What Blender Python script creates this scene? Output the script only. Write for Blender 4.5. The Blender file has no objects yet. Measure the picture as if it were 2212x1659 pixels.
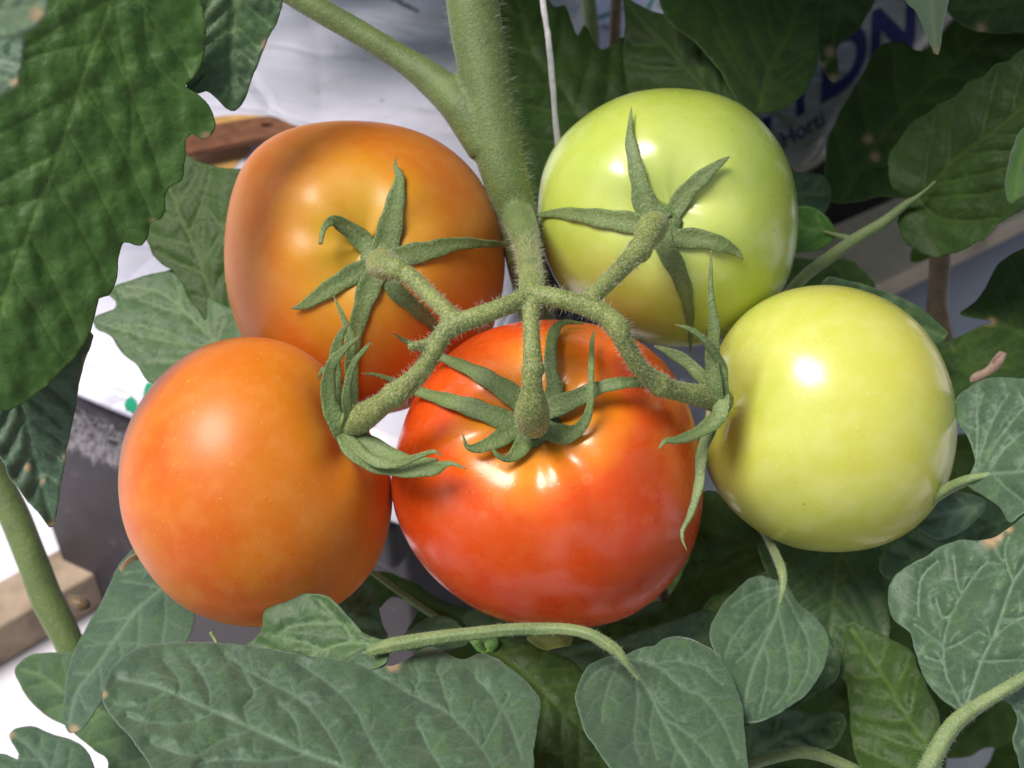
import bpy, bmesh, math, random
import numpy as np
from mathutils import Vector, Matrix
from mathutils.geometry import delaunay_2d_cdt
from mathutils.bvhtree import BVHTree

# ------------------------------------------------------------------ camera, sky, sun, exposure
S = bpy.context.scene
PITCH = math.radians(40); CAM_H = 0.60; FP = 2657.0
cam = bpy.data.cameras.new("camera"); cam_o = bpy.data.objects.new("camera", cam)
S.collection.objects.link(cam_o); S.camera = cam_o
cam_o.location = (0, 0, CAM_H); cam_o.rotation_euler = (math.radians(90) - PITCH, 0, 0)
cam.sensor_width = 36; cam.lens = 43.24; cam.clip_start = 0.01; cam.clip_end = 200
cam.dof.use_dof = True; cam.dof.focus_distance = 0.285; cam.dof.aperture_fstop = 24
CM = Matrix.Translation((0, 0, CAM_H)) @ Matrix.Rotation(math.radians(90) - PITCH, 4, 'X')
CR = CM.to_3x3()

L_CAM = Vector((-0.43, 0.58, 0.68)).normalized()      # towards the light, camera axes
L_W = (CR @ L_CAM).normalized()
elev = math.asin(L_W.z); azim = math.atan2(L_W.x, L_W.y)
wd = bpy.data.worlds.new("World"); S.world = wd; wd.use_nodes = True
nt = wd.node_tree; bg = nt.nodes["Background"]
sky = nt.nodes.new("ShaderNodeTexSky"); sky.sky_type = 'NISHITA'; sky.sun_disc = False
sky.sun_elevation = elev; sky.sun_rotation = azim
sky.air_density = 1.0; sky.dust_density = 4.0; sky.ozone_density = 1.0
nt.links.new(sky.outputs[0], bg.inputs[0]); bg.inputs[1].default_value = 0.08
sun = bpy.data.lights.new("sun", 'SUN'); sun.energy = 3.3; sun.angle = math.radians(27)
sun.color = (1.0, 0.95, 0.88)
sun_o = bpy.data.objects.new("sun", sun); S.collection.objects.link(sun_o)
sun_o.rotation_euler = L_W.to_track_quat('Z', 'Y').to_euler()
sun_o.location = L_W * 3
S.view_settings.view_transform = 'Standard'; S.view_settings.look = 'None'
S.view_settings.exposure = 0.28; S.view_settings.gamma = 1.0
S.render.engine = 'CYCLES'

# ------------------------------------------------------------------ helpers
RNG = random.Random(7)
def W(x, y, d):
    """photo pixel (2212 wide) and depth along the view axis -> world point"""
    return CM @ Vector(((x - 1106) / FP * d, (829.5 - y) / FP * d, -d))
def G(x, y, z):
    """photo pixel and height above the ground -> world point"""
    t = (y - 829.5) / FP
    d = (CAM_H - z) / (math.sin(PITCH) + t * math.cos(PITCH))
    return W(x, y, d)
def unproj(p):
    q = CM.inverted() @ p
    d = -q.z
    return (q.x / d * FP + 1106, 829.5 - q.y / d * FP, d)

def link(o, parent=None):
    S.collection.objects.link(o)
    if parent is not None:
        o.parent = parent
        o.matrix_parent_inverse = Matrix.Translation(-parent.location)
    return o
def tag(o, label=None, cat=None, group=None, kind=None):
    for k, v in (('label', label), ('category', cat), ('group', group), ('kind', kind)):
        if v: o[k] = v
    return o
def empty(name, loc, label, cat, group=None):
    o = bpy.data.objects.new(name, None); o.empty_display_size = 0.01
    o.location = loc; link(o); return tag(o, label, cat, group)
def mesh_obj(name, verts, faces, mat, parent=None, origin=None, smooth=True, attrs=None):
    if origin is None:
        n = len(verts); origin = Vector((0, 0, 0))
        for v in verts: origin += Vector(v)
        origin /= max(n, 1)
    me = bpy.data.meshes.new(name)
    me.from_pydata([tuple(Vector(v) - origin) for v in verts], [], faces)
    if smooth: me.polygons.foreach_set('use_smooth', [True] * len(me.polygons))
    if attrs:
        for k, a in attrs.items():
            at = me.attributes.new(k, 'FLOAT', 'POINT'); at.data.foreach_set('value', a)
    me.materials.append(mat); me.update()
    o = bpy.data.objects.new(name, me); o.location = origin
    link(o, parent)
    return o

def crom(pts, step):
    """Catmull-Rom through n-dim points; step in units of the first two coordinates"""
    P = [np.array(p, float) for p in pts]; out = []
    n = len(P)
    for i in range(n - 1):
        p0 = P[max(i - 1, 0)]; p1 = P[i]; p2 = P[i + 1]; p3 = P[min(i + 2, n - 1)]
        k = max(1, int(np.hypot(*(p2 - p1)[:2]) / step))
        for j in range(k):
            t = j / k
            out.append(0.5 * ((2 * p1) + (-p0 + p2) * t + (2 * p0 - 5 * p1 + 4 * p2 - p3) * t * t + (-p0 + 3 * p1 - 3 * p2 + p3) * t ** 3))
    out.append(P[-1]); return out
def crom_closed(pts, step):
    P = [np.array(p, float) for p in pts]; n = len(P); out = []
    for i in range(n):
        p0, p1, p2, p3 = P[i - 1], P[i], P[(i + 1) % n], P[(i + 2) % n]
        k = max(1, int(np.hypot(*(p2 - p1)[:2]) / step))
        for j in range(k):
            t = j / k
            out.append(0.5 * ((2 * p1) + (-p0 + p2) * t + (2 * p0 - 5 * p1 + 4 * p2 - p3) * t * t + (-p0 + 3 * p1 - 3 * p2 + p3) * t ** 3))
    return out

# ------------------------------------------------------------------ materials
def new_mat(name):
    m = bpy.data.materials.new(name); m.use_nodes = True
    nt = m.node_tree
    return m, nt, nt.nodes["Principled BSDF"], nt.nodes["Material Output"]
class NB:
    def __init__(s, nt): s.nt = nt
    def n(s, t, **kw):
        nd = s.nt.nodes.new(t)
        for k, v in kw.items(): setattr(nd, k, v)
        return nd
    def l(s, a, b): s.nt.links.new(a, b)
    def coord(s): return s.n("ShaderNodeTexCoord").outputs["Object"]
    def noise(s, scale, detail=3, rough=.5, vec=None):
        nd = s.n("ShaderNodeTexNoise"); nd.inputs["Scale"].default_value = scale
        nd.inputs["Detail"].default_value = detail; nd.inputs["Roughness"].default_value = rough
        s.l(vec if vec is not None else s.coord(), nd.inputs["Vector"]); return nd.outputs["Fac"]
    def voro(s, scale, feature='F1', rnd=1.0, vec=None):
        nd = s.n("ShaderNodeTexVoronoi"); nd.feature = feature; nd.inputs["Scale"].default_value = scale
        nd.inputs["Randomness"].default_value = rnd
        s.l(vec if vec is not None else s.coord(), nd.inputs["Vector"]); return nd
    def ramp(s, fac, stops):
        nd = s.n("ShaderNodeValToRGB"); e = nd.color_ramp.elements
        while len(e) < len(stops): e.new(0.5)
        for i, (p, c) in enumerate(stops):
            e[i].position = p; e[i].color = (*c, 1) if len(c) == 3 else c
        s.l(fac, nd.inputs[0]); return nd.outputs[0]
    def rampf(s, fac, stops):
        return s.ramp(fac, [(p, (v, v, v)) for p, v in stops])
    def mix(s, fac, a, b, mode='MIX'):
        nd = s.n("ShaderNodeMix", data_type='RGBA', blend_type=mode)
        for sock, v in ((nd.inputs[0], fac), (nd.inputs[6], a), (nd.inputs[7], b)):
            if isinstance(v, (int, float)): sock.default_value = v
            elif isinstance(v, tuple): sock.default_value = (*v, 1)
            else: s.l(v, sock)
        return nd.outputs[2]
    def math(s, op, a, b=0.0):
        nd = s.n("ShaderNodeMath", operation=op)
        for sock, v in ((nd.inputs[0], a), (nd.inputs[1], b)):
            if isinstance(v, (int, float)): sock.default_value = v
            else: s.l(v, sock)
        return nd.outputs[0]
    def attr(s, name): 
        nd = s.n("ShaderNodeAttribute"); nd.attribute_name = name; return nd.outputs["Fac"]
    def bump(s, h, dist, strength=1.0, prev=None):
        nd = s.n("ShaderNodeBump"); nd.inputs["Distance"].default_value = dist
        nd.inputs["Strength"].default_value = strength; s.l(h, nd.inputs["Height"])
        if prev is not None: s.l(prev, nd.inputs["Normal"])
        return nd.outputs[0]

def leaf_mat(name, c1, c2, veinc, sheen=.25, rough=.5, trans=.22, patch=.3, spec=.4, dust=.2):
    m, nt, p, out = new_mat(name); b = NB(nt)
    n1 = b.noise(70, 3, .55); n2 = b.noise(1500, 3, .6); n3 = b.noise(230, 2)
    col = b.mix(b.rampf(n1, [(.3, 0), (.75, 1)]), c1, c2)
    col = b.mix(b.rampf(n3, [(.58, 0), (.78, patch)]), col, (c2[0] * 1.1, c2[1] * 1.3, c2[2] * .55))
    col = b.mix(b.rampf(n2, [(.3, .0), (.75, dust)]), col, (.2, .26, .19))
    # fine net of the smallest veins
    v = b.voro(330, 'DISTANCE_TO_EDGE'); net = b.rampf(v.outputs[0], [(0.0, 1), (.09, 0)])
    col = b.mix(b.math('MULTIPLY', net, .12), col, veinc)
    va = b.attr('vein')
    col = b.mix(b.math('MULTIPLY', va, .6), col, veinc)
    # brown dry margin
    col = b.mix(b.attr('dry'), col, (.42, .3, .17))
    # pale short hairs as specks
    sp = b.voro(900); spk = b.rampf(sp.outputs[0], [(0.0, .55), (.16, 0)])
    col = b.mix(b.math('MULTIPLY', spk, b.rampf(b.noise(160, 1), [(.5, 0), (.7, 1)])), col, (.5, .56, .5))
    b.l(col, p.inputs["Base Color"])
    p.inputs["Roughness"].default_value = rough; p.inputs["Specular IOR Level"].default_value = spec
    p.inputs["Sheen Weight"].default_value = sheen; p.inputs["Sheen Roughness"].default_value = .45
    p.inputs["Sheen Tint"].default_value = (.75, .85, .9, 1)
    bm = b.bump(n2, .00012, .7); bm = b.bump(v.outputs[0], .0005, .45, bm)
    bm = b.bump(n3, .0009, .15, bm)
    b.l(bm, p.inputs["Normal"])
    tr = b.n("ShaderNodeBsdfTranslucent")
    b.l(b.mix(.5, col, (.2, .34, .02)), tr.inputs[0])
    mx = b.n("ShaderNodeMixShader"); mx.inputs[0].default_value = trans
    b.l(p.outputs[0], mx.inputs[1]); b.l(tr.outputs[0], mx.inputs[2]); b.l(mx.outputs[0], out.inputs[0])
    return m
M = {}
M['leaf_grey'] = leaf_mat("leaf_grey_green", (.046, .095, .052), (.066, .132, .062), (.2, .31, .2), sheen=.42, patch=.6)
M['leaf_mid'] = leaf_mat("leaf_mid_green", (.038, .09, .032), (.065, .14, .038), (.17, .27, .1), sheen=.3)
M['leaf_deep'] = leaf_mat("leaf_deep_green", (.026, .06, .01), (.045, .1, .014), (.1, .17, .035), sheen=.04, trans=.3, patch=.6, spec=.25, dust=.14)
M['leaf_top'] = leaf_mat("leaf_top_green", (.045, .11, .02), (.07, .16, .026), (.15, .24, .06), sheen=.1, trans=.3, patch=.2, spec=.3, dust=.07)
M['leaf_under'] = leaf_mat("leaf_pale_underside", (.12, .2, .11), (.16, .26, .13), (.3, .38, .2), sheen=.4)
M['leaf_fresh'] = leaf_mat("leaf_fresh_green", (.06, .18, .02), (.1, .26, .03), (.2, .34, .08), sheen=.2, trans=.35)
M['leaf_yellow'] = leaf_mat("leaf_yellowing", (.3, .38, .05), (.4, .45, .08), (.45, .5, .2), sheen=.2)
M['leaf_dry'] = leaf_mat("leaf_dry_pink", (.2, .1, .07), (.28, .15, .11), (.6, .45, .35), sheen=.2)

def stem_mat(name, c1, c2, c3, speck=.5, sc=1400, tips=False):
    m, nt, p, out = new_mat(name); b = NB(nt)
    n1 = b.noise(130, 3); n2 = b.noise(sc, 2, .7); n3 = b.noise(sc * 2.2, 1)
    col = b.mix(b.rampf(n1, [(.35, 0), (.65, 1)]), c1, c2)
    col = b.mix(b.rampf(n2, [(.45, 0), (.7, speck)]), col, c3)
    col = b.mix(b.rampf(n3, [(.56, 0), (.72, speck)]), col, (c1[0] * .35, c1[1] * .35, c1[2] * .35))
    if tips:
        col = b.mix(b.math('MULTIPLY', b.attr('mid'), .5), col, (.24, .32, .13))
        col = b.mix(b.attr('tip'), col, (.22, .13, .06))
    b.l(col, p.inputs["Base Color"]); p.inputs["Roughness"].default_value = .55
    p.inputs["Sheen Weight"].default_value = .15; p.inputs["Sheen Roughness"].default_value = .4
    p.inputs["Subsurface Weight"].default_value = .15; p.inputs["Subsurface Radius"].default_value = (.6, 1, .3)
    p.inputs["Subsurface Scale"].default_value = .0015
    bm = b.bump(n2, .0003, .9); bm = b.bump(b.noise(420, 2), .0004, .5, bm); b.l(bm, p.inputs["Normal"])
    return m
M['stem'] = stem_mat("hairy_main_stem", (.095, .145, .04), (.125, .19, .05), (.24, .27, .12), .4)
M['truss'] = stem_mat("fuzzy_truss_stalk", (.1, .155, .04), (.19, .25, .065), (.46, .42, .16), .8, 1500)
M['sepal'] = stem_mat("sepal_green", (.085, .14, .036), (.13, .195, .05), (.27, .32, .15), .6, 1300, tips=True)
M['sepal_tip'] = stem_mat("sepal_brown_green", (.16, .15, .06), (.14, .2, .06), (.26, .25, .14), .35, 1100)
M['petiole'] = stem_mat("leaf_stalk_green", (.13, .2, .07), (.2, .27, .1), (.3, .34, .2), .4)
M['brownstem'] = stem_mat("brown_dead_stem", (.1, .07, .035), (.16, .1, .05), (.25, .18, .1), .4, 700)
M['scar'] = stem_mat("pale_axil_scar", (.26, .38, .09), (.34, .46, .13), (.4, .5, .2), .3)

m, nt, p, out = new_mat("plant_hair"); p.inputs["Base Color"].default_value = (.75, .78, .62, 1)
p.inputs["Roughness"].default_value = .4; p.inputs["Alpha"].default_value = 1
tr = nt.nodes.new("ShaderNodeBsdfTranslucent"); tr.inputs[0].default_value = (.8, .82, .7, 1)
mx = nt.nodes.new("ShaderNodeMixShader"); mx.inputs[0].default_value = .5
nt.links.new(p.outputs[0], mx.inputs[1]); nt.links.new(tr.outputs[0], mx.inputs[2]); nt.links.new(mx.outputs[0], out.inputs[0])
M['hair'] = m

def fruit_mat(name, stops, blotch, blotch_amt, fleck, radius, rough=.2, coat=.5, bloom=.1, marks=0):
    """stops: skin colour against the angle from the stalk (0..1)"""
    m, nt, p, out = new_mat(name); b = NB(nt)
    pole = b.attr('pole'); co = b.coord()
    nb = b.noise(38, 3, .5); nf = b.noise(170, 4, .6)
    a = b.math('ADD', pole, b.math('MULTIPLY', b.math('SUBTRACT', nb, .5), .22))
    col = b.ramp(a, stops)
    col = b.mix(b.math('MULTIPLY', b.rampf(b.noise(52, 3, .6), [(.4, 0), (.68, 1)]), blotch_amt), col, blotch)
    col = b.mix(b.rampf(nf, [(.45, 0), (.8, .22)]), col, fleck)
    # small pale corky flecks, two sizes
    v1 = b.voro(620); f1 = b.rampf(v1.outputs[0], [(0.0, .65), (.2, 0)])
    f1 = b.math('MULTIPLY', f1, b.rampf(b.noise(120, 3, .7), [(.38, 0), (.62, 1)]))
    v2 = b.voro(190); f2 = b.rampf(v2.outputs[0], [(0.04, .4), (.14, 0)])
    f2 = b.math('MULTIPLY', f2, b.rampf(b.noise(60, 3), [(.56, 0), (.64, 1)]))
    fl = b.math('MAXIMUM', f1, f2)
    col = b.mix(fl, col, fleck)
    v3 = b.voro(75); f3 = b.rampf(v3.outputs[0], [(0.018, .8), (.03, 0)])
    col = b.mix(f3, col, (.12, .08, .04))
    b.l(col, p.inputs["Base Color"])
    r = b.math('ADD', b.math('MULTIPLY', nf, .16), rough - .06)
    r = b.math('ADD', r, b.math('MULTIPLY', fl, .25))
    if marks:      # dried water drops: dull rims and discs on the gloss
        wv = b.voro(170, vec=b.mix(.0022, b.coord(), b.n('ShaderNodeTexNoise').outputs['Color'])); ring = b.rampf(wv.outputs[0], [(.0, .45), (.2, .5), (.27, 1), (.31, 0)])
        wm = b.math('MULTIPLY', ring, b.rampf(b.noise(45, 2), [(.5, 0), (.56, 1)]))
        r = b.math('ADD', r, b.math('MULTIPLY', wm, .35)); col2 = b.mix(b.math('MULTIPLY', wm, .1), col, (.85, .4, .25)); b.l(col2, p.inputs["Base Color"])
    b.l(r, p.inputs["Roughness"])
    p.inputs["Specular IOR Level"].default_value = .38
    p.inputs["Coat Weight"].default_value = coat; p.inputs["Coat Roughness"].default_value = .2
    p.inputs["Subsurface Weight"].default_value = .22
    p.inputs["Subsurface Radius"].default_value = radius; p.inputs["Subsurface Scale"].default_value = .004
    p.inputs["Sheen Weight"].default_value = bloom; p.inputs["Sheen Roughness"].default_value = .5
    bm = b.bump(b.noise(900, 2), .00003, .5); bm = b.bump(fl, .00012, .6, bm)
    bm = b.bump(b.noise(60, 2), .0006, .12, bm)
    b.l(bm, p.inputs["Normal"]); b.l(bm, p.inputs["Coat Normal"])
    return m
M['red'] = fruit_mat("ripe_red_skin", [(0, (.7, .3, .03)), (.1, (.82, .32, .015)), (.2, (.8, .1, .006)), (.34, (.7, .055, .002)), (1, (.6, .042, .002))],
                     (.74, .075, .003), .5, (.88, .26, .08), (1, .2, .05), rough=.26, coat=.45, bloom=.02, marks=.5)
M['orange_top'] = fruit_mat("orange_skin_upper", [(0, (.5, .38, .02)), (.14, (.6, .27, .012)), (.25, (.55, .15, .006)), (.45, (.52, .13, .004)), (.56, (.46, .17, .005)), (.7, (.5, .26, .01)), (1, (.5, .28, .01))],
                     (.55, .21, .008), .6, (.7, .34, .12), (1, .4, .1), rough=.42, coat=.1, bloom=.05)
M['orange_low'] = fruit_mat("orange_skin_lower", [(0, (.55, .36, .02)), (.2, (.64, .19, .007)), (.5, (.62, .115, .004)), (1, (.62, .14, .005))],
                     (.62, .21, .007), .6, (.8, .4, .12), (1, .35, .1), rough=.42, coat=.1, bloom=.05)
M['green'] = fruit_mat("green_skin", [(0, (.42, .52, .1)), (.12, (.5, .6, .14)), (.25, (.44, .55, .075)), (.6, (.4, .53, .055)), (1, (.44, .53, .06))],
                     (.56, .63, .14), .6, (.68, .74, .35), (.7, 1, .25), rough=.27, coat=.7, bloom=.03)
M['yellowgreen'] = fruit_mat("yellow_green_skin", [(0, (.42, .5, .05)), (.2, (.54, .58, .1)), (.5, (.6, .58, .08)), (1, (.62, .53, .05))],
                     (.6, .63, .14), .6, (.78, .8, .42), (.8, 1, .25), rough=.27, coat=.7, bloom=.03)

def plain_mat(name, c, rough=.5, noise_sc=60, var=.25, dirt=None, dirt_sc=40, dirt_lo=.55, dirt_hi=.75, spec=.5, bump=0.0):
    m, nt, p, out = new_mat(name); b = NB(nt)
    n1 = b.noise(noise_sc, 4, .6)
    col = b.mix(b.rampf(n1, [(.3, 0), (.7, 1)]), c, tuple(x * (1 - var) for x in c))
    if dirt: col = b.mix(b.rampf(b.noise(dirt_sc, 5, .65), [(dirt_lo, 0), (dirt_hi, .8)]), col, dirt)
    b.l(col, p.inputs["Base Color"]); p.inputs["Roughness"].default_value = rough
    p.inputs["Specular IOR Level"].default_value = spec
    if bump: b.l(b.bump(n1, bump, .8), p.inputs["Normal"])
    return m
def bag_mat(name, ca=(.7, .69, .82), cb=(.6, .59, .71)):
    m, nt, p, out = new_mat(name); b = NB(nt)
    n1 = b.noise(14, 4, .6)
    col = b.mix(b.rampf(n1, [(.3, 0), (.7, 1)]), ca, cb)
    col = b.mix(b.rampf(b.noise(34, 6, .7), [(.58, 0), (.8, .55)]), col, (.4, .33, .26))
    v = b.voro(55); col = b.mix(b.math('MULTIPLY', b.rampf(v.outputs[0], [(.04, .85), (.1, 0)]), b.rampf(b.noise(20, 1), [(.45, 0), (.55, 1)])), col, (.15, .11, .07))
    b.l(col, p.inputs["Base Color"]); p.inputs["Roughness"].default_value = .38
    mp = b.n("ShaderNodeMapping"); mp.inputs["Scale"].default_value = (1, 2.2, 1); mp.inputs["Rotation"].default_value = (0, 0, .5)
    b.l(b.coord(), mp.inputs[0])
    wr = b.noise(12, 3, .5, mp.outputs[0])
    bm = b.bump(wr, .008, .7); cr = b.voro(7, 'DISTANCE_TO_EDGE', vec=b.mix(.12, mp.outputs[0], b.n('ShaderNodeTexNoise').outputs['Color'])); bm = b.bump(b.rampf(cr.outputs[0], [(0, 0), (.06, 1)]), .002, .6, bm); bm = b.bump(b.noise(120, 3), .0006, .5, bm)
    b.l(bm, p.inputs["Normal"])
    return m
M['bag'] = bag_mat("white_film_bag")
M['bag_cream_shaded'] = bag_mat("cream_film_bag_shade_darkened", (.19, .175, .13), (.14, .13, .095))  # cream film with the deep shade over it painted into the colour
M['soil'] = plain_mat("dark_soil", (.045, .028, .016), .95, 60, .5, dirt=(.1, .06, .035), dirt_sc=120, bump=.004)
M['floor'] = plain_mat("white_ground_cover", (.74, .72, .78), .6, 8, .08, dirt=(.4, .36, .32), dirt_sc=12, dirt_lo=.62, dirt_hi=.8)
M['ink_green'] = plain_mat("green_print", (.02, .3, .16), .75, 60, .15, spec=.15)
M['ink_dark'] = plain_mat("dark_green_print", (.015, .07, .04), .75, 60, .2, spec=.15)
M['ink_blue'] = plain_mat("navy_print", (.015, .015, .09), .75, 60, .2, spec=.15)
M['ink_tan'] = plain_mat("tan_print", (.75, .42, .13), .45, 90, .35, dirt=(.45, .3, .15), dirt_sc=60)
M['rust'] = plain_mat("rusty_metal", (.26, .1, .045), .7, 150, .5, dirt=(.1, .04, .02), dirt_sc=90, bump=.0004)
M['tub'] = plain_mat("black_plastic", (.036, .029, .04), .5, 50, .4, dirt=(.16, .14, .17), dirt_sc=70, dirt_lo=.6, dirt_hi=.85)
M['web'] = plain_mat("dusty_cobweb", (.5, .47, .5), .9, 200, .3)
M['wood'] = plain_mat("weathered_wood", (.42, .32, .23), .8, 45, .45, dirt=(.14, .09, .06), dirt_sc=30, bump=.001)
M['palewood'] = plain_mat("pale_painted_wood", (.82, .64, .42), .6, 30, .2, dirt=(.3, .2, .12), dirt_sc=25, bump=.0006)
M['string'] = plain_mat("white_twine", (.75, .73, .74), .8, 400, .3, dirt=(.4, .25, .12), dirt_sc=160, dirt_lo=.6, dirt_hi=.75, bump=.0003)
M['straw'] = plain_mat("dry_straw", (.5, .36, .2), .7, 400, .5)

# ------------------------------------------------------------------ fruits
def polar_radius(sil, c, n=72):
    ang = np.array([math.atan2(c[1] - y, x - c[0]) for x, y in sil]); r = np.array([math.hypot(x - c[0], y - c[1]) for x, y in sil])
    o = np.argsort(ang); ang = ang[o]; r = r[o]
    A = np.concatenate([ang - 2 * np.pi, ang, ang + 2 * np.pi]); R = np.concatenate([r, r, r])
    g = np.linspace(-np.pi, np.pi, n, endpoint=False)
    v = np.interp(g, A, R)
    k = np.array([1, 4, 6, 4, 1]) / 16
    for _ in range(2): v = np.convolve(np.concatenate([v[-2:], v, v[:2]]), k, 'valid')
    return g, v
FR = {}
def tomato(key, label, c, sil, depth, rz, pole, mat, ribs=6, rib_amp=.012, dim=.1, dim_s=.28, rs=3, shoulder=.02, twist=0.):
    g, v = polar_radius(sil, c); v = v * .992 * depth / FP
    pole = Vector(pole).normalized()
    ctr_cam = Vector(((c[0] - 1106) / FP * depth, (829.5 - c[1]) / FP * depth, -depth))
    u = pole.orthogonal().normalized(); w = pole.cross(u)
    NT, NP = 110, 150
    rnd = np.random.RandomState(rs); ph = rnd.rand(6) * 6.28
    verts = []; att = []; faces = []
    for i in range(NT + 1):
        th = math.pi * (i / NT)
        for j in range(NP):
            f = 2 * math.pi * j / NP
            n = pole * math.cos(th) + (u * math.cos(f) + w * math.sin(f)) * math.sin(th)
            psi = math.atan2(n.y, n.x); s2 = n.x ** 2 + n.y ** 2
            gg = (psi + math.pi) / (2 * math.pi) * len(v); i0 = int(gg) % len(v); fr = gg - int(gg)
            rsil = v[i0] * (1 - fr) + v[(i0 + 1) % len(v)] * fr
            R = 1 / math.sqrt(s2 / rsil ** 2 + (1 - s2) / rz ** 2)
            lob = math.cos(ribs * f + ph[0] + twist) + .6 * math.cos((ribs - 2) * f + ph[1]) + .4 * math.cos((ribs + 3) * f + ph[2])
            R *= 1 - dim * math.exp(-(th / dim_s) ** 2) + shoulder * math.exp(-((th - .55) / .25) ** 2) \
                 + rib_amp * lob * math.exp(-((th - .38) / .33) ** 2) + rib_amp * .25 * lob * math.sin(th) ** 2
            verts.append(CM @ (ctr_cam + n * R)); att.append(th / math.pi)
    for i in range(NT):
        for j in range(NP):
            a = i * NP + j; b_ = i * NP + (j + 1) % NP
            faces.append((a, b_, b_ + NP, a + NP))
    # a thing: the tomato with its calyx
    ctr = CM @ ctr_cam
    pw = (CR @ pole).normalized()
    root = empty('tomato', ctr, label, 'tomato', 'tomatoes hanging in one truss')
    fo = mesh_obj('fruit', verts, faces, mat, root, origin=ctr, attrs={'pole': att})
    bvh = BVHTree.FromPolygons([tuple(x) for x in verts], faces)
    FR[key] = dict(root=root, ctr=ctr, bvh=bvh, pole=pw, depth=depth)
    return root
def surf_depth(key, x, y):
    o = Vector((0, 0, CAM_H)); d = (W(x, y, 1) - o).normalized()
    h = FR[key]['bvh'].ray_cast(o, d)
    return unproj(h[0])[2] if h[0] is not None else None

tomato('red', 'ripe red tomato in the middle of the truss with water marks', (1180, 1025),
       [(845, 1040), (853, 970), (872, 900), (910, 835), (960, 770), (1030, 718), (1100, 697), (1180, 690), (1270, 697), (1360, 722), (1430, 775), (1480, 850), (1508, 950), (1516, 1050), (1510, 1130), (1485, 1205), (1440, 1270), (1385, 1318), (1310, 1343), (1200, 1350), (1080, 1335), (990, 1290), (920, 1230), (870, 1150), (848, 1090)],
       .325, .0375, (-.09, .40, .9), M['red'], ribs=7, rib_amp=.013, dim=.15, dim_s=.3, rs=5, shoulder=.035)
tomato('ul', 'dull orange tomato beside the main stem, upper left of the truss', (790, 560),
       [(492, 500), (512, 400), (548, 330), (612, 288), (700, 268), (790, 266), (880, 278), (960, 315), (1030, 378), (1075, 450), (1092, 540), (1088, 620), (1070, 700), (1020, 790), (950, 850), (850, 895), (720, 885), (600, 830), (530, 740), (505, 670), (492, 580)],
       .352, .036, (.10, .0, 1), M['orange_top'], ribs=5, rib_amp=.012, dim=.1, rs=8)
tomato('gr', 'unripe pale green tomato to the right of the main stem, top of the truss', (1440, 473),
       [(1160, 440), (1170, 370), (1200, 310), (1250, 262), (1320, 218), (1400, 199), (1480, 198), (1560, 212), (1622, 250), (1672, 310), (1705, 375), (1720, 460), (1712, 550), (1690, 630), (1640, 690), (1570, 732), (1490, 751), (1400, 742), (1300, 705), (1220, 635), (1178, 560)],
       .352, .035, (-.1, -.02, 1), M['green'], ribs=6, rib_amp=.009, dim=.1, rs=11)
tomato('ll', 'orange tomato at the left end of the truss, above the bottom leaves', (557, 1040),
       [(268, 1020), (280, 930), (320, 850), (380, 785), (450, 742), (530, 725), (610, 733), (670, 765), (722, 818), (765, 885), (805, 950), (835, 1020), (845, 1090), (838, 1160), (810, 1230), (770, 1280), (700, 1325), (620, 1348), (560, 1352), (480, 1340), (400, 1305), (330, 1230), (280, 1130)],
       .325, .034, (.84, .42, .32), M['orange_low'], ribs=5, rib_amp=.012, dim=.13, dim_s=.33, rs=14)
tomato('yg', 'yellowish green tomato at the right end of the truss with bright highlight', (1790, 903),
       [(1528, 1000), (1530, 920), (1543, 830), (1562, 740), (1602, 680), (1660, 640), (1730, 618), (1800, 615), (1880, 635), (1960, 685), (2010, 750), (2040, 830), (2050, 920), (2038, 1020), (2002, 1100), (1950, 1150), (1880, 1182), (1790, 1191), (1690, 1178), (1610, 1130), (1560, 1080)],
       .327, .034, (-.93, .1, .34), M['yellowgreen'], ribs=5, rib_amp=.006, dim=.08, dim_s=.3, rs=21)

# ------------------------------------------------------------------ tubes and sepals
def tube_data(pts, sides=20, closed_ends=True, wob=.0, ridges=0, seed=0):
    """pts: (world Vector, radius) -> verts, faces"""
    rnd = random.Random(seed)
    P = [p for p, r in pts]; n = len(P); verts = []; faces = []
    prev = None
    for i in range(n):
        t = (P[min(i + 1, n - 1)] - P[max(i - 1, 0)]).normalized()
        if prev is None: u = t.orthogonal().normalized()
        else: u = (prev - t * prev.dot(t)).normalized()
        prev = u; w = t.cross(u)
        for j in range(sides):
            a = 2 * math.pi * j / sides
            r = pts[i][1] * (1 + wob * (math.sin(a * 3 + i * .31 + seed) * .5 + math.sin(a * 2 - i * .17) * .5) + (.07 * math.cos(a * ridges) if ridges else 0))
            verts.append(P[i] + (u * math.cos(a) + w * math.sin(a)) * r)
    for i in range(n - 1):
        for j in range(sides):
            a = i * sides + j; b = i * sides + (j + 1) % sides
            faces.append((a, b, b + sides, a + sides))
    if closed_ends:
        for e, s in ((0, 1), (n - 1, -1)):
            t = (P[1] - P[0]).normalized() if e == 0 else (P[-2] - P[-1]).normalized()
            c = len(verts); verts.append(P[e] - t * pts[e][1] * .5)
            for j in range(sides):
                a = e * sides + j; b = e * sides + (j + 1) % sides
                faces.append((b, a, c) if s == 1 else (a, b, c))
    return verts, faces
def path(pts, step=6):
    """pts: (x, y, depth, full width px) -> list of (world, radius m)"""
    out = []
    for q in crom([(x, y, d * 1000, w) for x, y, d, w in pts], step):
        d = q[2] / 1000; out.append((W(q[0], q[1], d), max(q[3], .5) / 2 * d / FP))
    return out
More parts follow.
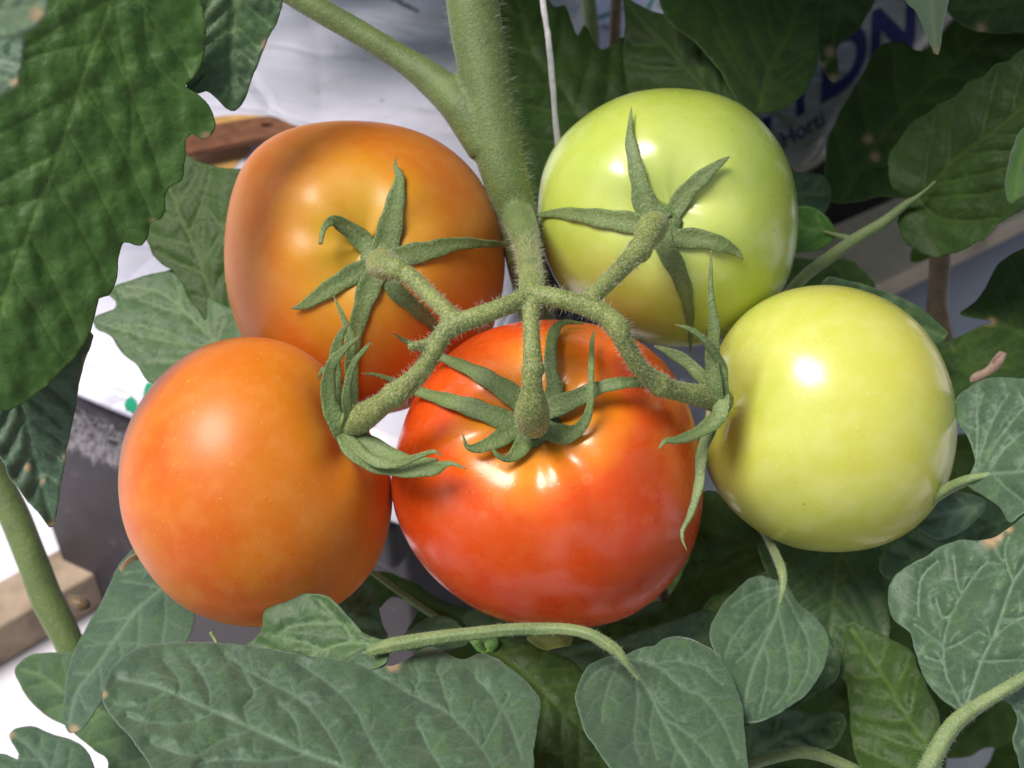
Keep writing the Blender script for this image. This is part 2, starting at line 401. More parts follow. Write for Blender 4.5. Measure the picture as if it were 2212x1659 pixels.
def tubes_obj(name, paths, mat, parent, voxel=None, sides=20, wob=.04, ridges=0, seed=0):
    V, F = [], []
    for k, pp in enumerate(paths):
        v, f = tube_data(pp, sides, True, wob, ridges, seed + k); o = len(V); V += v; F += [tuple(i + o for i in q) for q in f]
    ob = mesh_obj(name, V, F, mat, parent)
    if voxel:
        r = ob.modifiers.new('merge', 'REMESH'); r.mode = 'VOXEL'; r.voxel_size = voxel; r.use_smooth_shade = True
        s = ob.modifiers.new('smooth', 'SMOOTH'); s.factor = .5; s.iterations = 3
    return ob
def hairs(name, paths, parent, density, length, width, seed=1, droop=.3):
    """thin curved hairs standing off the stalks; density per mm of stalk"""
    rnd = random.Random(seed); V, F = [], []
    for pp in paths:
        for i in range(len(pp) - 1):
            a, ra = pp[i]; b, rb = pp[i + 1]; seg = (b - a).length * 1000
            t = (b - a).normalized(); u = t.orthogonal().normalized(); w = t.cross(u)
            k = seg * density; k = int(k) + (rnd.random() < k % 1)
            for _ in range(k):
                f = rnd.random(); th = rnd.random() * 6.2832
                nrm = u * math.cos(th) + w * math.sin(th)
                base = a.lerp(b, f) + nrm * (ra + (rb - ra) * f) * .97
                L = length * rnd.uniform(.4, 1.15)
                d = (nrm + t * rnd.uniform(-.5, .5) + w * rnd.uniform(-.3, .3)).normalized()
                bend = Vector((rnd.uniform(-1, 1), rnd.uniform(-1, 1), -droop)) * L * .25
                mid = base + d * L * .5 + bend * .3; tip = base + d * L + bend
                view = (Vector((0, 0, CAM_H)) - base).normalized()
                s = d.cross(Vector((rnd.uniform(-1, 1), rnd.uniform(-1, 1), rnd.uniform(-1, 1)))).normalized() * width * .5
                s2 = d.cross(s).normalized() * width * .5
                c = len(V)
                V += [base + s, base - s * .5 + s2 * .8, base - s * .5 - s2 * .8, mid + s * .7, mid - s * .35 + s2 * .6, mid - s * .35 - s2 * .6, tip]
                F += [(c, c + 1, c + 4, c + 3), (c + 1, c + 2, c + 5, c + 4), (c + 2, c, c + 3, c + 5), (c + 3, c + 4, c + 6), (c + 4, c + 5, c + 6), (c + 5, c + 3, c + 6)]
    ob = mesh_obj(name, V, F, M['hair'], parent); ob['kind'] = 'stuff'; return ob

def sepal(key, pts, parent, mat=None, name='sepal', fold=.25, absd=False, seed=0):
    """pts: (x, y, lift mm above the fruit skin, full width px)"""
    fr = FR[key]; q = crom(pts, 5)
    rnd = random.Random(hash((round(pts[0][0]), round(pts[-1][1]), seed)) & 0xffff)
    ds = []
    for p in q:
        d = None if absd else surf_depth(key, p[0], p[1]); ds.append(d)
    if absd: dd = np.array([p[2] / 1000 for p in q])
    else:
        idx = [i for i, d in enumerate(ds) if d is not None]
        if not idx: dd = np.full(len(q), fr['depth'] - .03)
        else:
            dd = np.interp(range(len(q)), idx, [ds[i] for i in idx])
            # past the silhouette go on at the depth where it was left
            lim = idx[-1]
        k = 7
        pad = np.concatenate([np.full(k, dd[0]), dd, np.full(k, dd[-1])])
        dd = np.minimum(np.convolve(pad, np.ones(2 * k + 1) / (2 * k + 1), 'valid'), dd + .0008)
        dd = dd - np.array([p[2] / 1000 for p in q])
    P = [W(p[0], p[1], d) for p, d in zip(q, dd)]; n = len(P)
    V, F = [], []; NS = 14; prevw = None; tipa, mida = [], []
    for i in range(n):
        t = (P[min(i + 1, n - 1)] - P[max(i - 1, 0)]).normalized()
        nr = (P[i] - fr['ctr']).normalized()
        view = (Vector((0, 0, CAM_H)) - P[i]).normalized()
        nr = (nr * .45 + view * .75).normalized()
        w = t.cross(nr).normalized()
        if prevw is not None and w.dot(prevw) < 0: w = -w
        prevw = w
        nr = w.cross(t).normalized()
        if nr.dot(view) < 0: nr = -nr
        hw = max(q[i][3], .8) / 2 * dd[i] / FP; th = min(.00042, hw * .55)
        hw *= 1 + .06 * math.sin(i * .55 + rnd.random() * .3)
        for j in range(NS):
            a = 2 * math.pi * j / NS
            x = math.cos(a) * hw; z = math.sin(a) * th
            z += fold * (abs(x) - hw * .5)                      # gutter along the middle
            if math.sin(a) > 0: z -= .00012 * math.exp(-(x / (hw * .16 + 1e-6)) ** 2)
            V.append(P[i] + w * x + nr * z); tipa.append(max(0, min(1, (i / n - .9) / .1)) * .85); mida.append(math.exp(-(x / (hw * .3 + 1e-6)) ** 2) if math.sin(a) > 0 else 0)
    for i in range(n - 1):
        for j in range(NS):
            a = i * NS + j; b = i * NS + (j + 1) % NS; F.append((a, b, b + NS, a + NS))
    F.append(tuple(range(NS))[::-1]); F.append(tuple((n - 1) * NS + j for j in range(NS)))
    return mesh_obj(name, V, F, mat or M['sepal'], parent, attrs={'tip': tipa, 'mid': mida}), [(P[i], max(q[i][3], 1) / 2 * dd[i] / FP) for i in range(n)]

HAIRP = {}
def calyx(key, disc, sepals):
    fr = FR[key]; root = fr['root']
    x, y, w, lift = disc
    d = (surf_depth(key, x, y) or fr['depth'] - .02) - lift / 1000
    c = W(x, y, d)
    # the flat ring the sepals grow from
    V, F = [], []; ax = fr['pole']; u = ax.orthogonal().normalized(); v = ax.cross(u); R = w / 2 * d / FP
    rings = [(0, .0006), (.5, .0007), (.8, .0004), (1, -.0002), (.9, -.0012)]
    for k, (rr, hh) in enumerate(rings):
        for j in range(20):
            a = j / 20 * 2 * math.pi; r2 = R * max(rr, .02) * (1 + .08 * math.cos(5 * a))
            V.append(c + (u * math.cos(a) + v * math.sin(a)) * r2 + ax * hh)
    for k in range(len(rings) - 1):
        for j in range(20):
            F.append((k * 20 + j, k * 20 + (j + 1) % 20, (k + 1) * 20 + (j + 1) % 20, (k + 1) * 20 + j))
    cal = mesh_obj('calyx', V, F, M['sepal'], root)
    hp = []
    for s in sepals:
        pts, kw = (s, {}) if isinstance(s, list) else s
        o, pth = sepal(key, pts, None, **kw)
        o.parent = cal; o.matrix_parent_inverse = (Matrix.Translation(root.location) @ Matrix.Translation(cal.location - root.location)).inverted()
        hp.append(pth)
    h = hairs('calyx_hair', hp, None, .9, .0009, .00005, seed=len(key) + int(x)); h.parent = cal
    h.matrix_parent_inverse = Matrix.Translation(cal.location).inverted()

calyx('ul', (827, 569, 95, 1.0), [
    [(828, 560, 1.2, 60), (836, 521, 1.0, 60), (853, 440, .7, 42), (863, 385, 1.6, 22), (854, 359, 3, 9), (854, 338, 4, 2)],
    [(827, 569, 1.2, 50), (795, 533, 1.0, 46), (770, 508, 1.2, 42), (742, 488, 2.2, 34), (718, 478, 4, 24), (700, 493, 6, 14), (692, 527, 8, 9)],
    [(827, 569, 1.2, 48), (873, 552, 1.0, 46), (919, 543, 1.0, 44), (989, 527, 2.0, 29), (1060, 527, 4, 16), (1133, 531, 6, 2)],
    [(827, 569, 1.0, 48), (774, 587, .9, 46), (725, 615, .9, 40), (683, 643, .8, 32), (655, 660, 1, 18), (626, 667, 1.6, 2)],
    [(827, 569, 1.0, 50), (797, 622, .9, 50), (781, 671, .8, 40), (768, 724, .8, 32), (760, 780, .8, 28), (757, 860, .8, 18)],
    [(827, 575, .8, 42), (852, 624, .7, 38), (887, 657, .7, 34), (922, 689, .7, 28), (947, 713, .9, 20), (975, 745, 1.5, 4)]])
calyx('gr', (1425, 490, 95, 1.0), [
    [(1428, 485, 1.2, 60), (1396, 445, 1.0, 54), (1380, 387, 1.0, 38), (1364, 317, 2.0, 26), (1361, 282, 3, 15), (1364, 231, 4, 2)],
    [(1428, 485, 1.2, 45), (1456, 455, 1.0, 43), (1484, 414, 1.2, 39), (1523, 378, 2, 32), (1557, 351, 3, 16), (1577, 338, 4, 2)],
    [(1425, 490, 1.2, 50), (1371, 482, 1.0, 48), (1308, 473, 1.0, 42), (1220, 461, 1.2, 25), (1171, 464, 1.6, 12), (1139, 468, 2.5, 2)],
    [(1425, 495, 1.2, 45), (1458, 513, 1.0, 44), (1511, 515, 1.2, 42), (1557, 528, 1.6, 33), (1589, 544, 1.6, 20), (1606, 562, 2, 2)],
    [(1425, 495, 1.0, 44), (1438, 537, .9, 44), (1462, 580, .9, 40), (1480, 629, .9, 32), (1490, 689, 1, 20), (1491, 763, 1.5, 2)]])
calyx('red', (1150, 905, 130, .6), [
    [(1150, 895, 1.6, 50), (1112, 858, 2.2, 48), (1060, 822, 3.2, 40), (1007, 794, 4.2, 29), (957, 773, 6, 20), (883, 741, 10, 12), (848, 718, 14, 2)],
    [(1150, 915, 1.6, 46), (1091, 907, 2.0, 45), (1024, 882, 2.6, 42), (954, 861, 3.2, 30), (908, 847, 4, 22), (859, 826, 8, 14), (813, 810, 11, 9), (781, 807, 13, 2)],
    [(1150, 915, 1.6, 46), (1105, 932, 1.8, 43), (1070, 953, 2.6, 37), (1035, 967, 3.8, 24), (1010, 965, 5, 12), (1000, 939, 6, 3)],
    [(1150, 915, 1.6, 52), (1138, 943, 1.8, 50), (1122, 972, 2.8, 36), (1099, 990, 4, 20), (1075, 984, 5.4, 12), (1060, 962, 6, 3)],
    [(1150, 910, 1.6, 48), (1184, 930, 1.8, 46), (1229, 938, 2.8, 40), (1260, 915, 5, 24), (1275, 871, 7.5, 17), (1277, 801, 9, 14), (1279, 740, 9, 10), (1284, 713, 9, 3)],
    [(1150, 900, 1.6, 50), (1201, 878, 2.0, 48), (1247, 860, 3, 41), (1300, 836, 5, 30), (1370, 826, 8, 24), (1451, 839, 11, 8)],
    [(1150, 895, 1.6, 40), (1196, 850, 2.0, 38), (1190, 794, 3, 28), (1191, 741, 4.4, 26), (1201, 709, 6, 22), (1222, 696, 6.5, 14), (1261, 699, 6.5, 4)]])
calyx('ll', (748, 925, 90, .6), [
    ([(756, 950, 300, 40), (736, 930, 296, 42), (710, 865, 295, 36), (714, 794, 293, 26), (739, 759, 291, 18), (776, 727, 289, 4)], dict(absd=True)),
    ([(756, 940, 301, 40), (744, 905, 298, 38), (724, 850, 298, 34), (723, 777, 298, 28), (736, 724, 297, 18), (753, 699, 296, 4)], dict(absd=True)),
    ([(752, 920, 303, 34), (757, 880, 302, 32), (759, 800, 303, 30), (756, 730, 303, 24), (742, 688, 304, 13), (721, 640, 305, 3)], dict(absd=True)),
    ([(740, 905, 299, 34), (746, 945, 296, 42), (772, 980, 293, 42), (815, 1005, 292, 36), (884, 1016, 288, 32), (936, 1012, 286, 30), (971, 1001, 284, 13), (1007, 1013, 283, 3)], dict(absd=True)),
    ([(750, 930, 299, 36), (785, 952, 296, 40), (831, 976, 294, 36), (884, 996, 289, 26), (947, 993, 286, 6)], dict(absd=True)),
    ([(742, 935, 297, 26), (752, 900, 293, 24), (748, 850, 290, 20), (762, 790, 288, 14), (790, 752, 287, 9), (800, 738, 288, 2)], dict(absd=True)),
    ([(760, 955, 295, 24), (800, 992, 290, 24), (850, 1003, 287, 20), (905, 985, 284, 14), (938, 975, 283, 8), (955, 986, 283, 2)], dict(absd=True)),
    ([(735, 905, 304, 18), (712, 850, 303, 16), (700, 797, 303, 12), (688, 818, 303, 3)], dict(absd=True))])
calyx('yg', (1558, 868, 80, .4), [
    ([(1556, 890, 302, 34), (1544, 835, 298, 36), (1539, 777, 296, 33), (1543, 706, 293, 26), (1536, 636, 291, 14), (1536, 541, 289, 4)], dict(absd=True)),
    ([(1563, 875, 301, 30), (1561, 823, 298, 27), (1557, 787, 296, 24), (1529, 742, 292, 18), (1494, 713, 290, 12), (1458, 701, 289, 2)], dict(absd=True)),
    ([(1556, 864, 308, 26), (1518, 817, 307, 28), (1486, 784, 308, 28), (1451, 763, 309, 22), (1413, 747, 310, 4)], dict(absd=True)),
    ([(1560, 850, 300, 34), (1553, 898, 297, 38), (1511, 932, 294, 28), (1469, 949, 289, 20), (1437, 953, 287, 12), (1423, 970, 286, 3)], dict(absd=True)),
    ([(1560, 870, 303, 30), (1538, 920, 300, 28), (1517, 977, 298, 26), (1510, 1047, 295, 22), (1492, 1110, 292, 15), (1473, 1153, 290, 9), (1484, 1190, 289, 2)], dict(absd=True))])

# ------------------------------------------------------------------ main stem, truss, pedicels
plant = empty('tomato_plant', W(1148, 640, .30), 'hairy green main stem with side stalk and forked fruit truss', 'tomato plant')
stem_p = [path([(1005, -160, .345, 116), (1020, 0, .345, 115), (1050, 176, .345, 112), (1084, 352, .345, 106), (1115, 458, .347, 90), (1135, 560, .352, 84), (1160, 700, .37, 84), (1190, 1000, .40, 84), (1230, 1450, .43, 84)]),
          path([(560, -60, .352, 54), (659, 3, .352, 54), (768, 66, .352, 54), (867, 126, .351, 58), (940, 178, .349, 74), (1000, 235, .346, 92), (1055, 320, .345, 90)]),
          path([(1106, 430, .351, 50), (1120, 468, .343, 72), (1133, 505, .331, 68), (1143, 545, .318, 54)])]
tubes_obj('main_stem', stem_p, M['stem'], plant, voxel=.00075, sides=28, wob=.02)
hairs('stem_hair', stem_p[:1], plant, 16, .0032, .00006, seed=3)
hairs('stem_hair', stem_p[1:], plant, 4, .0022, .00006, seed=4)
truss_p = [path([(1120, 470, .345, 40), (1130, 500, .335, 58), (1139, 532, .322, 58), (1146, 578, .300, 55), (1149, 612, .288, 58), (1148, 645, .282, 62)]),
           path([(1148, 640, .282, 46), (1115, 652, .280, 44), (1075, 668, .278, 42), (1025, 686, .277, 44), (985, 700, .277, 48), (962, 716, .277, 44)]),
           path([(985, 697, .277, 44), (960, 668, .279, 38), (925, 634, .283, 37), (893, 603, .287, 38), (862, 583, .290, 43)]),
           path([(975, 702, .277, 46), (957, 722, .277, 44), (936, 757, .277, 43), (915, 795, .279, 42), (885, 828, .282, 46), (858, 849, .285, 52)]),
           path([(948, 738, .277, 26), (915, 743, .276, 22), (884, 750, .275, 20)]),
           path([(1148, 640, .282, 50), (1147, 682, .279, 38), (1149, 741, .276, 38), (1152, 796, .276, 46)]),
           path([(1148, 640, .282, 46), (1180, 640, .281, 44), (1220, 648, .280, 44), (1268, 662, .280, 46), (1298, 676, .280, 48)]),
           path([(1265, 655, .280, 40), (1290, 630, .282, 38), (1320, 603, .287, 38), (1352, 570, .293, 42), (1378, 545, .298, 48)]),
           path([(1280, 665, .280, 46), (1306, 680, .280, 46), (1334, 708, .280, 52), (1348, 738, .281, 43), (1376, 786, .284, 40), (1400, 812, .287, 43), (1424, 830, .289, 50)]),
           path([(1332, 700, .280, 30), (1348, 700, .279, 14)], 3)]
truss_p = [[(p, r * 1.0) for p, r in q] for q in truss_p]
tubes_obj('truss_stalk', truss_p, M['truss'], plant, voxel=.00042, sides=24, wob=.03)
hairs('truss_hair', truss_p, plant, 13, .0016, .00008, seed=5)
ped = {
 'ul': [(870, 588, .2895, 44), (860, 582, .289, 50), (853, 579, .29, 50), (846, 577, .2925, 44), (836, 574, .297, 58), (826, 569, .303, 70), (822, 568, .310, 60)],
 'll': [(866, 845, .2845, 46), (855, 852, .285, 58), (846, 858, .2857, 58), (834, 867, .287, 49), (810, 884, .290, 54), (784, 900, .294, 62), (760, 914, .299, 68), (745, 924, .304, 64)],
 'red': [(1152, 786, .2765, 44), (1152, 796, .276, 52), (1151, 804, .276, 50), (1150, 814, .276, 44), (1149, 840, .277, 48), (1149, 868, .279, 62), (1150, 893, .283, 76), (1150, 915, .288, 72)],
 'gr': [(1370, 552, .2965, 42), (1379, 543, .298, 54), (1384, 536, .299, 54), (1390, 527, .3, 47), (1396, 513, .302, 56), (1407, 495, .305, 66), (1416, 485, .311, 60)],
 'yg': [(1412, 820, .2882, 42), (1422, 829, .289, 53), (1430, 834, .29, 53), (1442, 839, .291, 45), (1470, 846, .294, 44), (1505, 853, .298, 48), (1540, 860, .303, 58), (1558, 866, .308, 56)]}
for k, pts in ped.items():
    pp = [(p, r * 1.0) for p, r in path(pts, 4)]
    tubes_obj('pedicel', [pp], M['truss'], plant, sides=28, wob=.03, seed=len(k))
    hairs('truss_hair', [pp], plant, 12, .0010, .00008, seed=60 + len(k))

# twine hanging behind the green tomato
tw = [path([(1160, -140, .375, 13), (1173, 0, .375, 13), (1181, 60, .375, 12), (1184, 75, .3745, 14), (1192, 160, .375, 13), (1204, 300, .376, 13), (1225, 480, .378, 13)], 4)]
o = tubes_obj('twine', tw, M['string'], None, sides=10, wob=.16)
tag(o, 'thin white support twine hanging behind the green tomato', 'string')

# ------------------------------------------------------------------ leaves
def inside(poly, pts):
    x, y = pts[:, 0], pts[:, 1]; c = np.zeros(len(pts), bool); n = len(poly)
    for i in range(n):
        x1, y1 = poly[i]; x2, y2 = poly[(i + 1) % n]
        if y1 == y2: continue
        hit = ((y1 > y) != (y2 > y)) & (x < (x2 - x1) * (y - y1) / (y2 - y1) + x1)
        c ^= hit
    return c
def in1(poly, p): return bool(inside(poly, np.array([p], float))[0])
def seg_dist(pts, lines):
    """distance of points to a list of polylines"""
    best = np.full(len(pts), 1e9)
    for L in lines:
        a = L[:-1]; b = L[1:]; ab = b - a; ll = (ab ** 2).sum(1) + 1e-9
        t = ((pts[:, None, :] - a[None]) * ab[None]).sum(2) / ll[None]; t = np.clip(t, 0, 1)
        d = pts[:, None, :] - (a[None] + t[..., None] * ab[None]); best = np.minimum(best, np.sqrt((d ** 2).sum(2)).min(1))
    return best
def gen_veins(poly, mid, n, rnd, ang=52, bend=.35, ter=True, size=300):
    m = np.array(mid); seg = np.hypot(*(m[1:] - m[:-1]).T); s = np.concatenate([[0], np.cumsum(seg)]); T = s[-1]
    sec, ter_l = [], []
    for i in range(n):
        for side in (-1, 1):
            f = (i + .45 + .28 * side * .5 + rnd.uniform(-.12, .12)) / n
            f = f ** .95 * .93 + .015
            p = np.array([np.interp(f * T, s, m[:, 0]), np.interp(f * T, s, m[:, 1])])
            q = np.array([np.interp(min(f * T + 12, T), s, m[:, 0]), np.interp(min(f * T + 12, T), s, m[:, 1])])
            p0 = np.array([np.interp(max(f * T - 12, 0), s, m[:, 0]), np.interp(max(f * T - 12, 0), s, m[:, 1])])
            t = (q - p0) / (np.hypot(*(q - p0)) + 1e-9)
            a0 = math.radians(ang + rnd.uniform(-6, 6)) * side
            line = [p]; cur = p.copy(); k = 0; step = 9
            a = a0
            while k < 90:
                a = a0 * (1 - bend * min(1, k * step / (size * .5))) + .05 * math.sin(k * .7 + i)
                d = np.array([t[0] * math.cos(a) - t[1] * math.sin(a), t[0] * math.sin(a) + t[1] * math.cos(a)])
                nx = cur + d * step
                if not in1(poly, nx + d * 14): break
                cur = nx; line.append(cur.copy()); k += 1
            if len(line) > 3:
                sec.append(np.array(line))
                if ter:
                    L = len(line)
                    for jj in range(3, L - 2, 6):
                        for sd in (-1, 1):
                            if rnd.random() < .25: continue
                            b0 = line[min(jj + rnd.randint(-1, 1), L - 2)]; dd = line[min(jj + 1, L - 1)] - line[jj - 1]; dd = dd / (np.hypot(*dd) + 1e-9)
                            aa = math.radians(rnd.uniform(48, 72)) * sd; c2 = b0.copy(); tl = [b0]
                            for z in range(rnd.randint(2, 6)):
                                aa += rnd.uniform(-.25, .25)
                                d2 = np.array([dd[0] * math.cos(aa) - dd[1] * math.sin(aa), dd[0] * math.sin(aa) + dd[1] * math.cos(aa)])
                                c2 = c2 + d2 * 8
                                if not in1(poly, c2 + d2 * 6): break
                                tl.append(c2.copy())
                            if len(tl) > 2: ter_l.append(np.array(tl))
    return sec, ter_l
def plane3(c):
    A = np.array([[1, p[0], p[1]] for p in c]); return np.linalg.solve(A, np.array([p[2] for p in c]))
def smooth_noise(pts, scale, seed):
    r = np.random.RandomState(seed); out = np.zeros(len(pts))
    for k in range(7):
        a = r.rand() * 6.28; f = (.6 + r.rand()) * 6.28 / scale
        out += np.sin(pts[:, 0] * math.cos(a) * f + pts[:, 1] * math.sin(a) * f + r.rand() * 6.28) / 7 * 1.6
    return out
LEAFPOLY = []
def blade(name, outline, mid, dep, mat, parent=None, n=6, extra=(), fold=0., curl=0., puff=.9, wave=1.2, spacing=7, seed=1, ang=52,
          sharp=False, dry=(), serr=1.2, thick=.00028, ter=True, veinw=1.0, hair_edge=False, bend=.35):
    """outline and veins in photo pixels; dep: three (x, y, depth) or one depth. fold/curl/puff/wave in mm"""
    rnd = random.Random(seed); nr = np.random.RandomState(seed)
    out = np.array(crom_closed(outline, 9))
    if serr:
        k = len(out); cum = np.arange(k)
        nrm = np.roll(out, -1, 0) - np.roll(out, 1, 0); nrm = np.stack([-nrm[:, 1], nrm[:, 0]], 1); nrm /= (np.hypot(*nrm.T)[:, None] + 1e-9)
        out = out + nrm * (serr * (np.sin(cum * .9 + seed) * .6 + nr.uniform(-.6, .6, k)))[:, None]
    midl = np.array(crom(mid, 10)); size = max(np.ptp(out[:, 0]), np.ptp(out[:, 1]))
    sec, terl = gen_veins(out, midl, n, rnd, ang, bend, ter, size)
    for e in extra:
        L_ = np.array(crom(e, 10)); L_[1:-1] += nr.uniform(-1.2, 1.2, (len(L_) - 2, 2)); sec.append(L_)
        if ter:
            for jj in range(3, len(L_) - 2, 5):
                for sd in (-1, 1):
                    if rnd.random() < .2: continue
                    dd = L_[jj + 1] - L_[jj - 1]; dd = dd / (np.hypot(*dd) + 1e-9); aa = math.radians(rnd.uniform(45, 75)) * sd; c2 = L_[jj].copy(); tl = [c2]
                    for z in range(rnd.randint(3, 8)):
                        aa += rnd.uniform(-.3, .3); d2 = np.array([dd[0] * math.cos(aa) - dd[1] * math.sin(aa), dd[0] * math.sin(aa) + dd[1] * math.cos(aa)])
                        c2 = c2 + d2 * 8
                        if not in1(out, c2 + d2 * 6): break
                        tl = tl + [c2]
                    if len(tl) > 2: terl.append(np.array(tl))
    # points
    x0, y0 = out.min(0); x1, y1 = out.max(0)
    gx, gy = np.meshgrid(np.arange(x0, x1, spacing), np.arange(y0, y1, spacing * .87))
    gx = gx + (np.arange(gx.shape[0]) % 2)[:, None] * spacing / 2
    g = np.stack([gx.ravel(), gy.ravel()], 1) + nr.uniform(-.12, .12, (gx.size, 2)) * spacing
    g = g[inside(out, g)]
    allv = [midl] + sec + terl
    dv = seg_dist(g, allv); de = seg_dist(g, [np.vstack([out, out[:1]])])
    g = g[(dv > spacing * .55) & (de > spacing * .4)]
    pts = [Vector(p) for p in out]; edges = [(i, (i + 1) % len(out)) for i in range(len(out))]
    for L in allv:
        L = L[inside(out, L)]; b0 = len(pts)
        pts += [Vector(p) for p in L]; edges += [(b0 + i, b0 + i + 1) for i in range(len(L) - 1)]
    pts += [Vector(p) for p in g]
    r = delaunay_2d_cdt(pts, edges, [], 0, 1e-4)
    v2 = np.array([tuple(p) for p in r[0]]); faces = [tuple(f) for f in r[2]]
    # keep faces whose centre lies inside
    cen = np.array([v2[list(f)].mean(0) for f in faces]); ok = inside(out, cen); faces = [f for f, o_ in zip(faces, ok) if o_]
    dm = seg_dist(v2, [midl]); dsec = seg_dist(v2, sec) if sec else np.full(len(v2), 1e3); dt = seg_dist(v2, terl) if terl else np.full(len(v2), 1e3)
    de = seg_dist(v2, [np.vstack([out, out[:1]])])
    sc = size / 400
    vein = np.maximum.reduce([.95 * np.exp(-(dm / (4.5 * veinw)) ** 2), .62 * np.exp(-(dsec / (2.6 * veinw)) ** 2), .34 * np.exp(-(dt / 2) ** 2), .3 * np.exp(-(de / 2.5) ** 2)])
    dall = np.minimum(np.minimum(dm, dsec), dt + 3)
    if isinstance(dep, (int, float)): D = np.full(len(v2), dep)
    else: a, b, c = plane3(dep); D = a + b * v2[:, 0] + c * v2[:, 1]
    half = size * .3
    h = fold * (dm / half) + curl * (1 - np.exp(-(de / 30) ** 1.0)) * -1
    big = 1 - np.exp(-(np.minimum(dm, dsec) / (20 * min(1.2, max(.6, sc)))) ** 2); small = 1 - np.exp(-(dall / 13) ** 2)
    h = h - puff * (big * .75 + small * .3) + puff * .35 * np.exp(-(np.minimum(dm, dsec) / 4) ** 2)
    h = h + wave * smooth_noise(v2, size * .75, seed) + wave * .4 * smooth_noise(v2, 90, seed + 9)
    h = h + .14 * smooth_noise(v2, 36, seed + 5)
    D = D + h / 1000
    dryv = np.zeros(len(v2))
    for (dx, dy, rr) in dry: dryv = np.maximum(dryv, np.clip(1.6 * np.exp(-(((v2[:, 0] - dx) ** 2 + (v2[:, 1] - dy) ** 2) / rr ** 2)) - .2, 0, 1))
    V = [W(p[0], p[1], d) for p, d in zip(v2, D)]
    faces = [f[::-1] for f in faces]
    o = mesh_obj(name, V, faces, mat, parent, attrs={'vein': vein, 'dry': dryv})
    s = o.modifiers.new('thickness', 'SOLIDIFY'); s.thickness = thick; s.offset = -1
    return o

def leaf(label, outline, mid, dep, mat, group='leaves round the truss', name='tomato_leaf', **kw):
    o = blade(name, outline, mid, dep, mat, **kw)
    return tag(o, label, 'leaf', group)
def leaf_root(label, loc, group='leaves round the truss'):
    return empty('tomato_leaf', loc, label, 'leaf', group)

# --- top left, near
leaf('big dark leaf with long midrib filling the upper left corner', [(250, -120), (330, -60), (420, -20), (445, 60), (438, 130), (420, 165), (400, 185), (430, 205), (455, 235), (466, 268), (458, 290), (440, 302), (416, 290), (402, 300), (400, 345), (394, 388), (372, 400), (358, 420), (356, 455), (344, 474), (326, 480), (322, 505), (306, 530), (288, 530), (268, 524), (258, 550), (252, 600), (236, 640), (214, 645), (204, 690), (180, 748), (130, 805), (80, 850), (35, 880), (0, 884), (-80, 820), (-160, 600), (-150, 200), (-60, -60), (60, -140)],
     [(262, -100), (240, 0), (190, 130), (168, 200), (130, 320), (85, 440), (30, 580), (-10, 720)], [(250, 0, .283), (450, 280, .295), (30, 850, .288)], M['leaf_top'], n=7, puff=.5, wave=1.5, seed=3, spacing=5.2, fold=1.5,
     extra=[[(245, -5), (268, 120), (284, 230), (284, 330)], [(310, -20), (318, 90), (345, 150), (380, 185)], [(168, 200), (190, 225), (215, 240)]], dry=[(446, 296, 12), (330, 478, 6)])
leaf('grey-green leaf lobe hanging over the white bag, beside the upper left corner leaf', [(400, -100), (640, -120), (612, 0), (598, 50), (578, 85), (560, 130), (543, 172), (534, 205), (516, 234), (498, 240), (478, 224), (462, 205), (445, 196), (425, 202), (405, 190), (400, 60)],
     [(500, -90), (505, 0), (500, 100), (503, 200)], [(400, 0, .298), (600, 0, .304), (500, 236, .304)], M['leaf_mid'], n=5, puff=1.1, seed=5, dry=[(575, 95, 10)])
leaf('blurred pale leaf tip in the extreme upper left corner, nearest the lens', [(-80, -80), (80, -80), (102, -10), (100, 28), (82, 52), (60, 66), (30, 78), (-10, 76), (-80, 60)],
     [(-70, 40), (0, 25), (80, 10)], [(0, 0, .17), (100, 0, .175), (0, 80, .165)], M['leaf_under'], n=3, puff=.5, wave=.5, seed=6, dry=[(78, 32, 16)], spacing=9)
leaf('small blurred grey-green leaf under the pale corner leaf tip', [(-60, 60), (0, 66), (46, 74), (50, 110), (42, 165), (34, 188), (10, 200), (0, 212), (-60, 240)],
     [(-50, 150), (0, 130), (40, 90)], .2, M['leaf_grey'], n=3, puff=.4, wave=.4, seed=7, dry=[(34, 178, 10)], spacing=9)
leaf('dark crinkled leaf pointing down past the black tub on the left', [(60, 700), (130, 705), (196, 716), (198, 740), (180, 792), (168, 850), (162, 890), (148, 950), (138, 1010), (128, 1070), (114, 1136), (92, 1118), (55, 1075), (22, 1030), (0, 985), (-60, 900), (-60, 780)],
     [(10, 740), (42, 863), (56, 916), (70, 979), (88, 1043), (112, 1128)], [(0, 900, .297), (180, 750, .304), (110, 1130, .302)], M['leaf_grey'], n=6, puff=1.6, seed=9, ang=45, dry=[(113, 1130, 8), (60, 1010, 9), (92, 1040, 6), (188, 775, 10), (140, 985, 6)])
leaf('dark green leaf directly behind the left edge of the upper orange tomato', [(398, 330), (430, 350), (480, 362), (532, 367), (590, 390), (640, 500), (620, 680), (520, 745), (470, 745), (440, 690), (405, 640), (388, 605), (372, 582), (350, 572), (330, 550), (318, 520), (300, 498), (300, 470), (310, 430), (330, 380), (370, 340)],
     [(500, 745), (455, 640), (426, 549), (401, 493), (366, 408)], [(400, 350, .40), (330, 540, .395), (560, 600, .385)], M['leaf_deep'], n=5, puff=1.0, seed=12, extra=[[(455, 640), (440, 560), (440, 470), (450, 430)], [(500, 700), (490, 600), (480, 500), (440, 440)]])
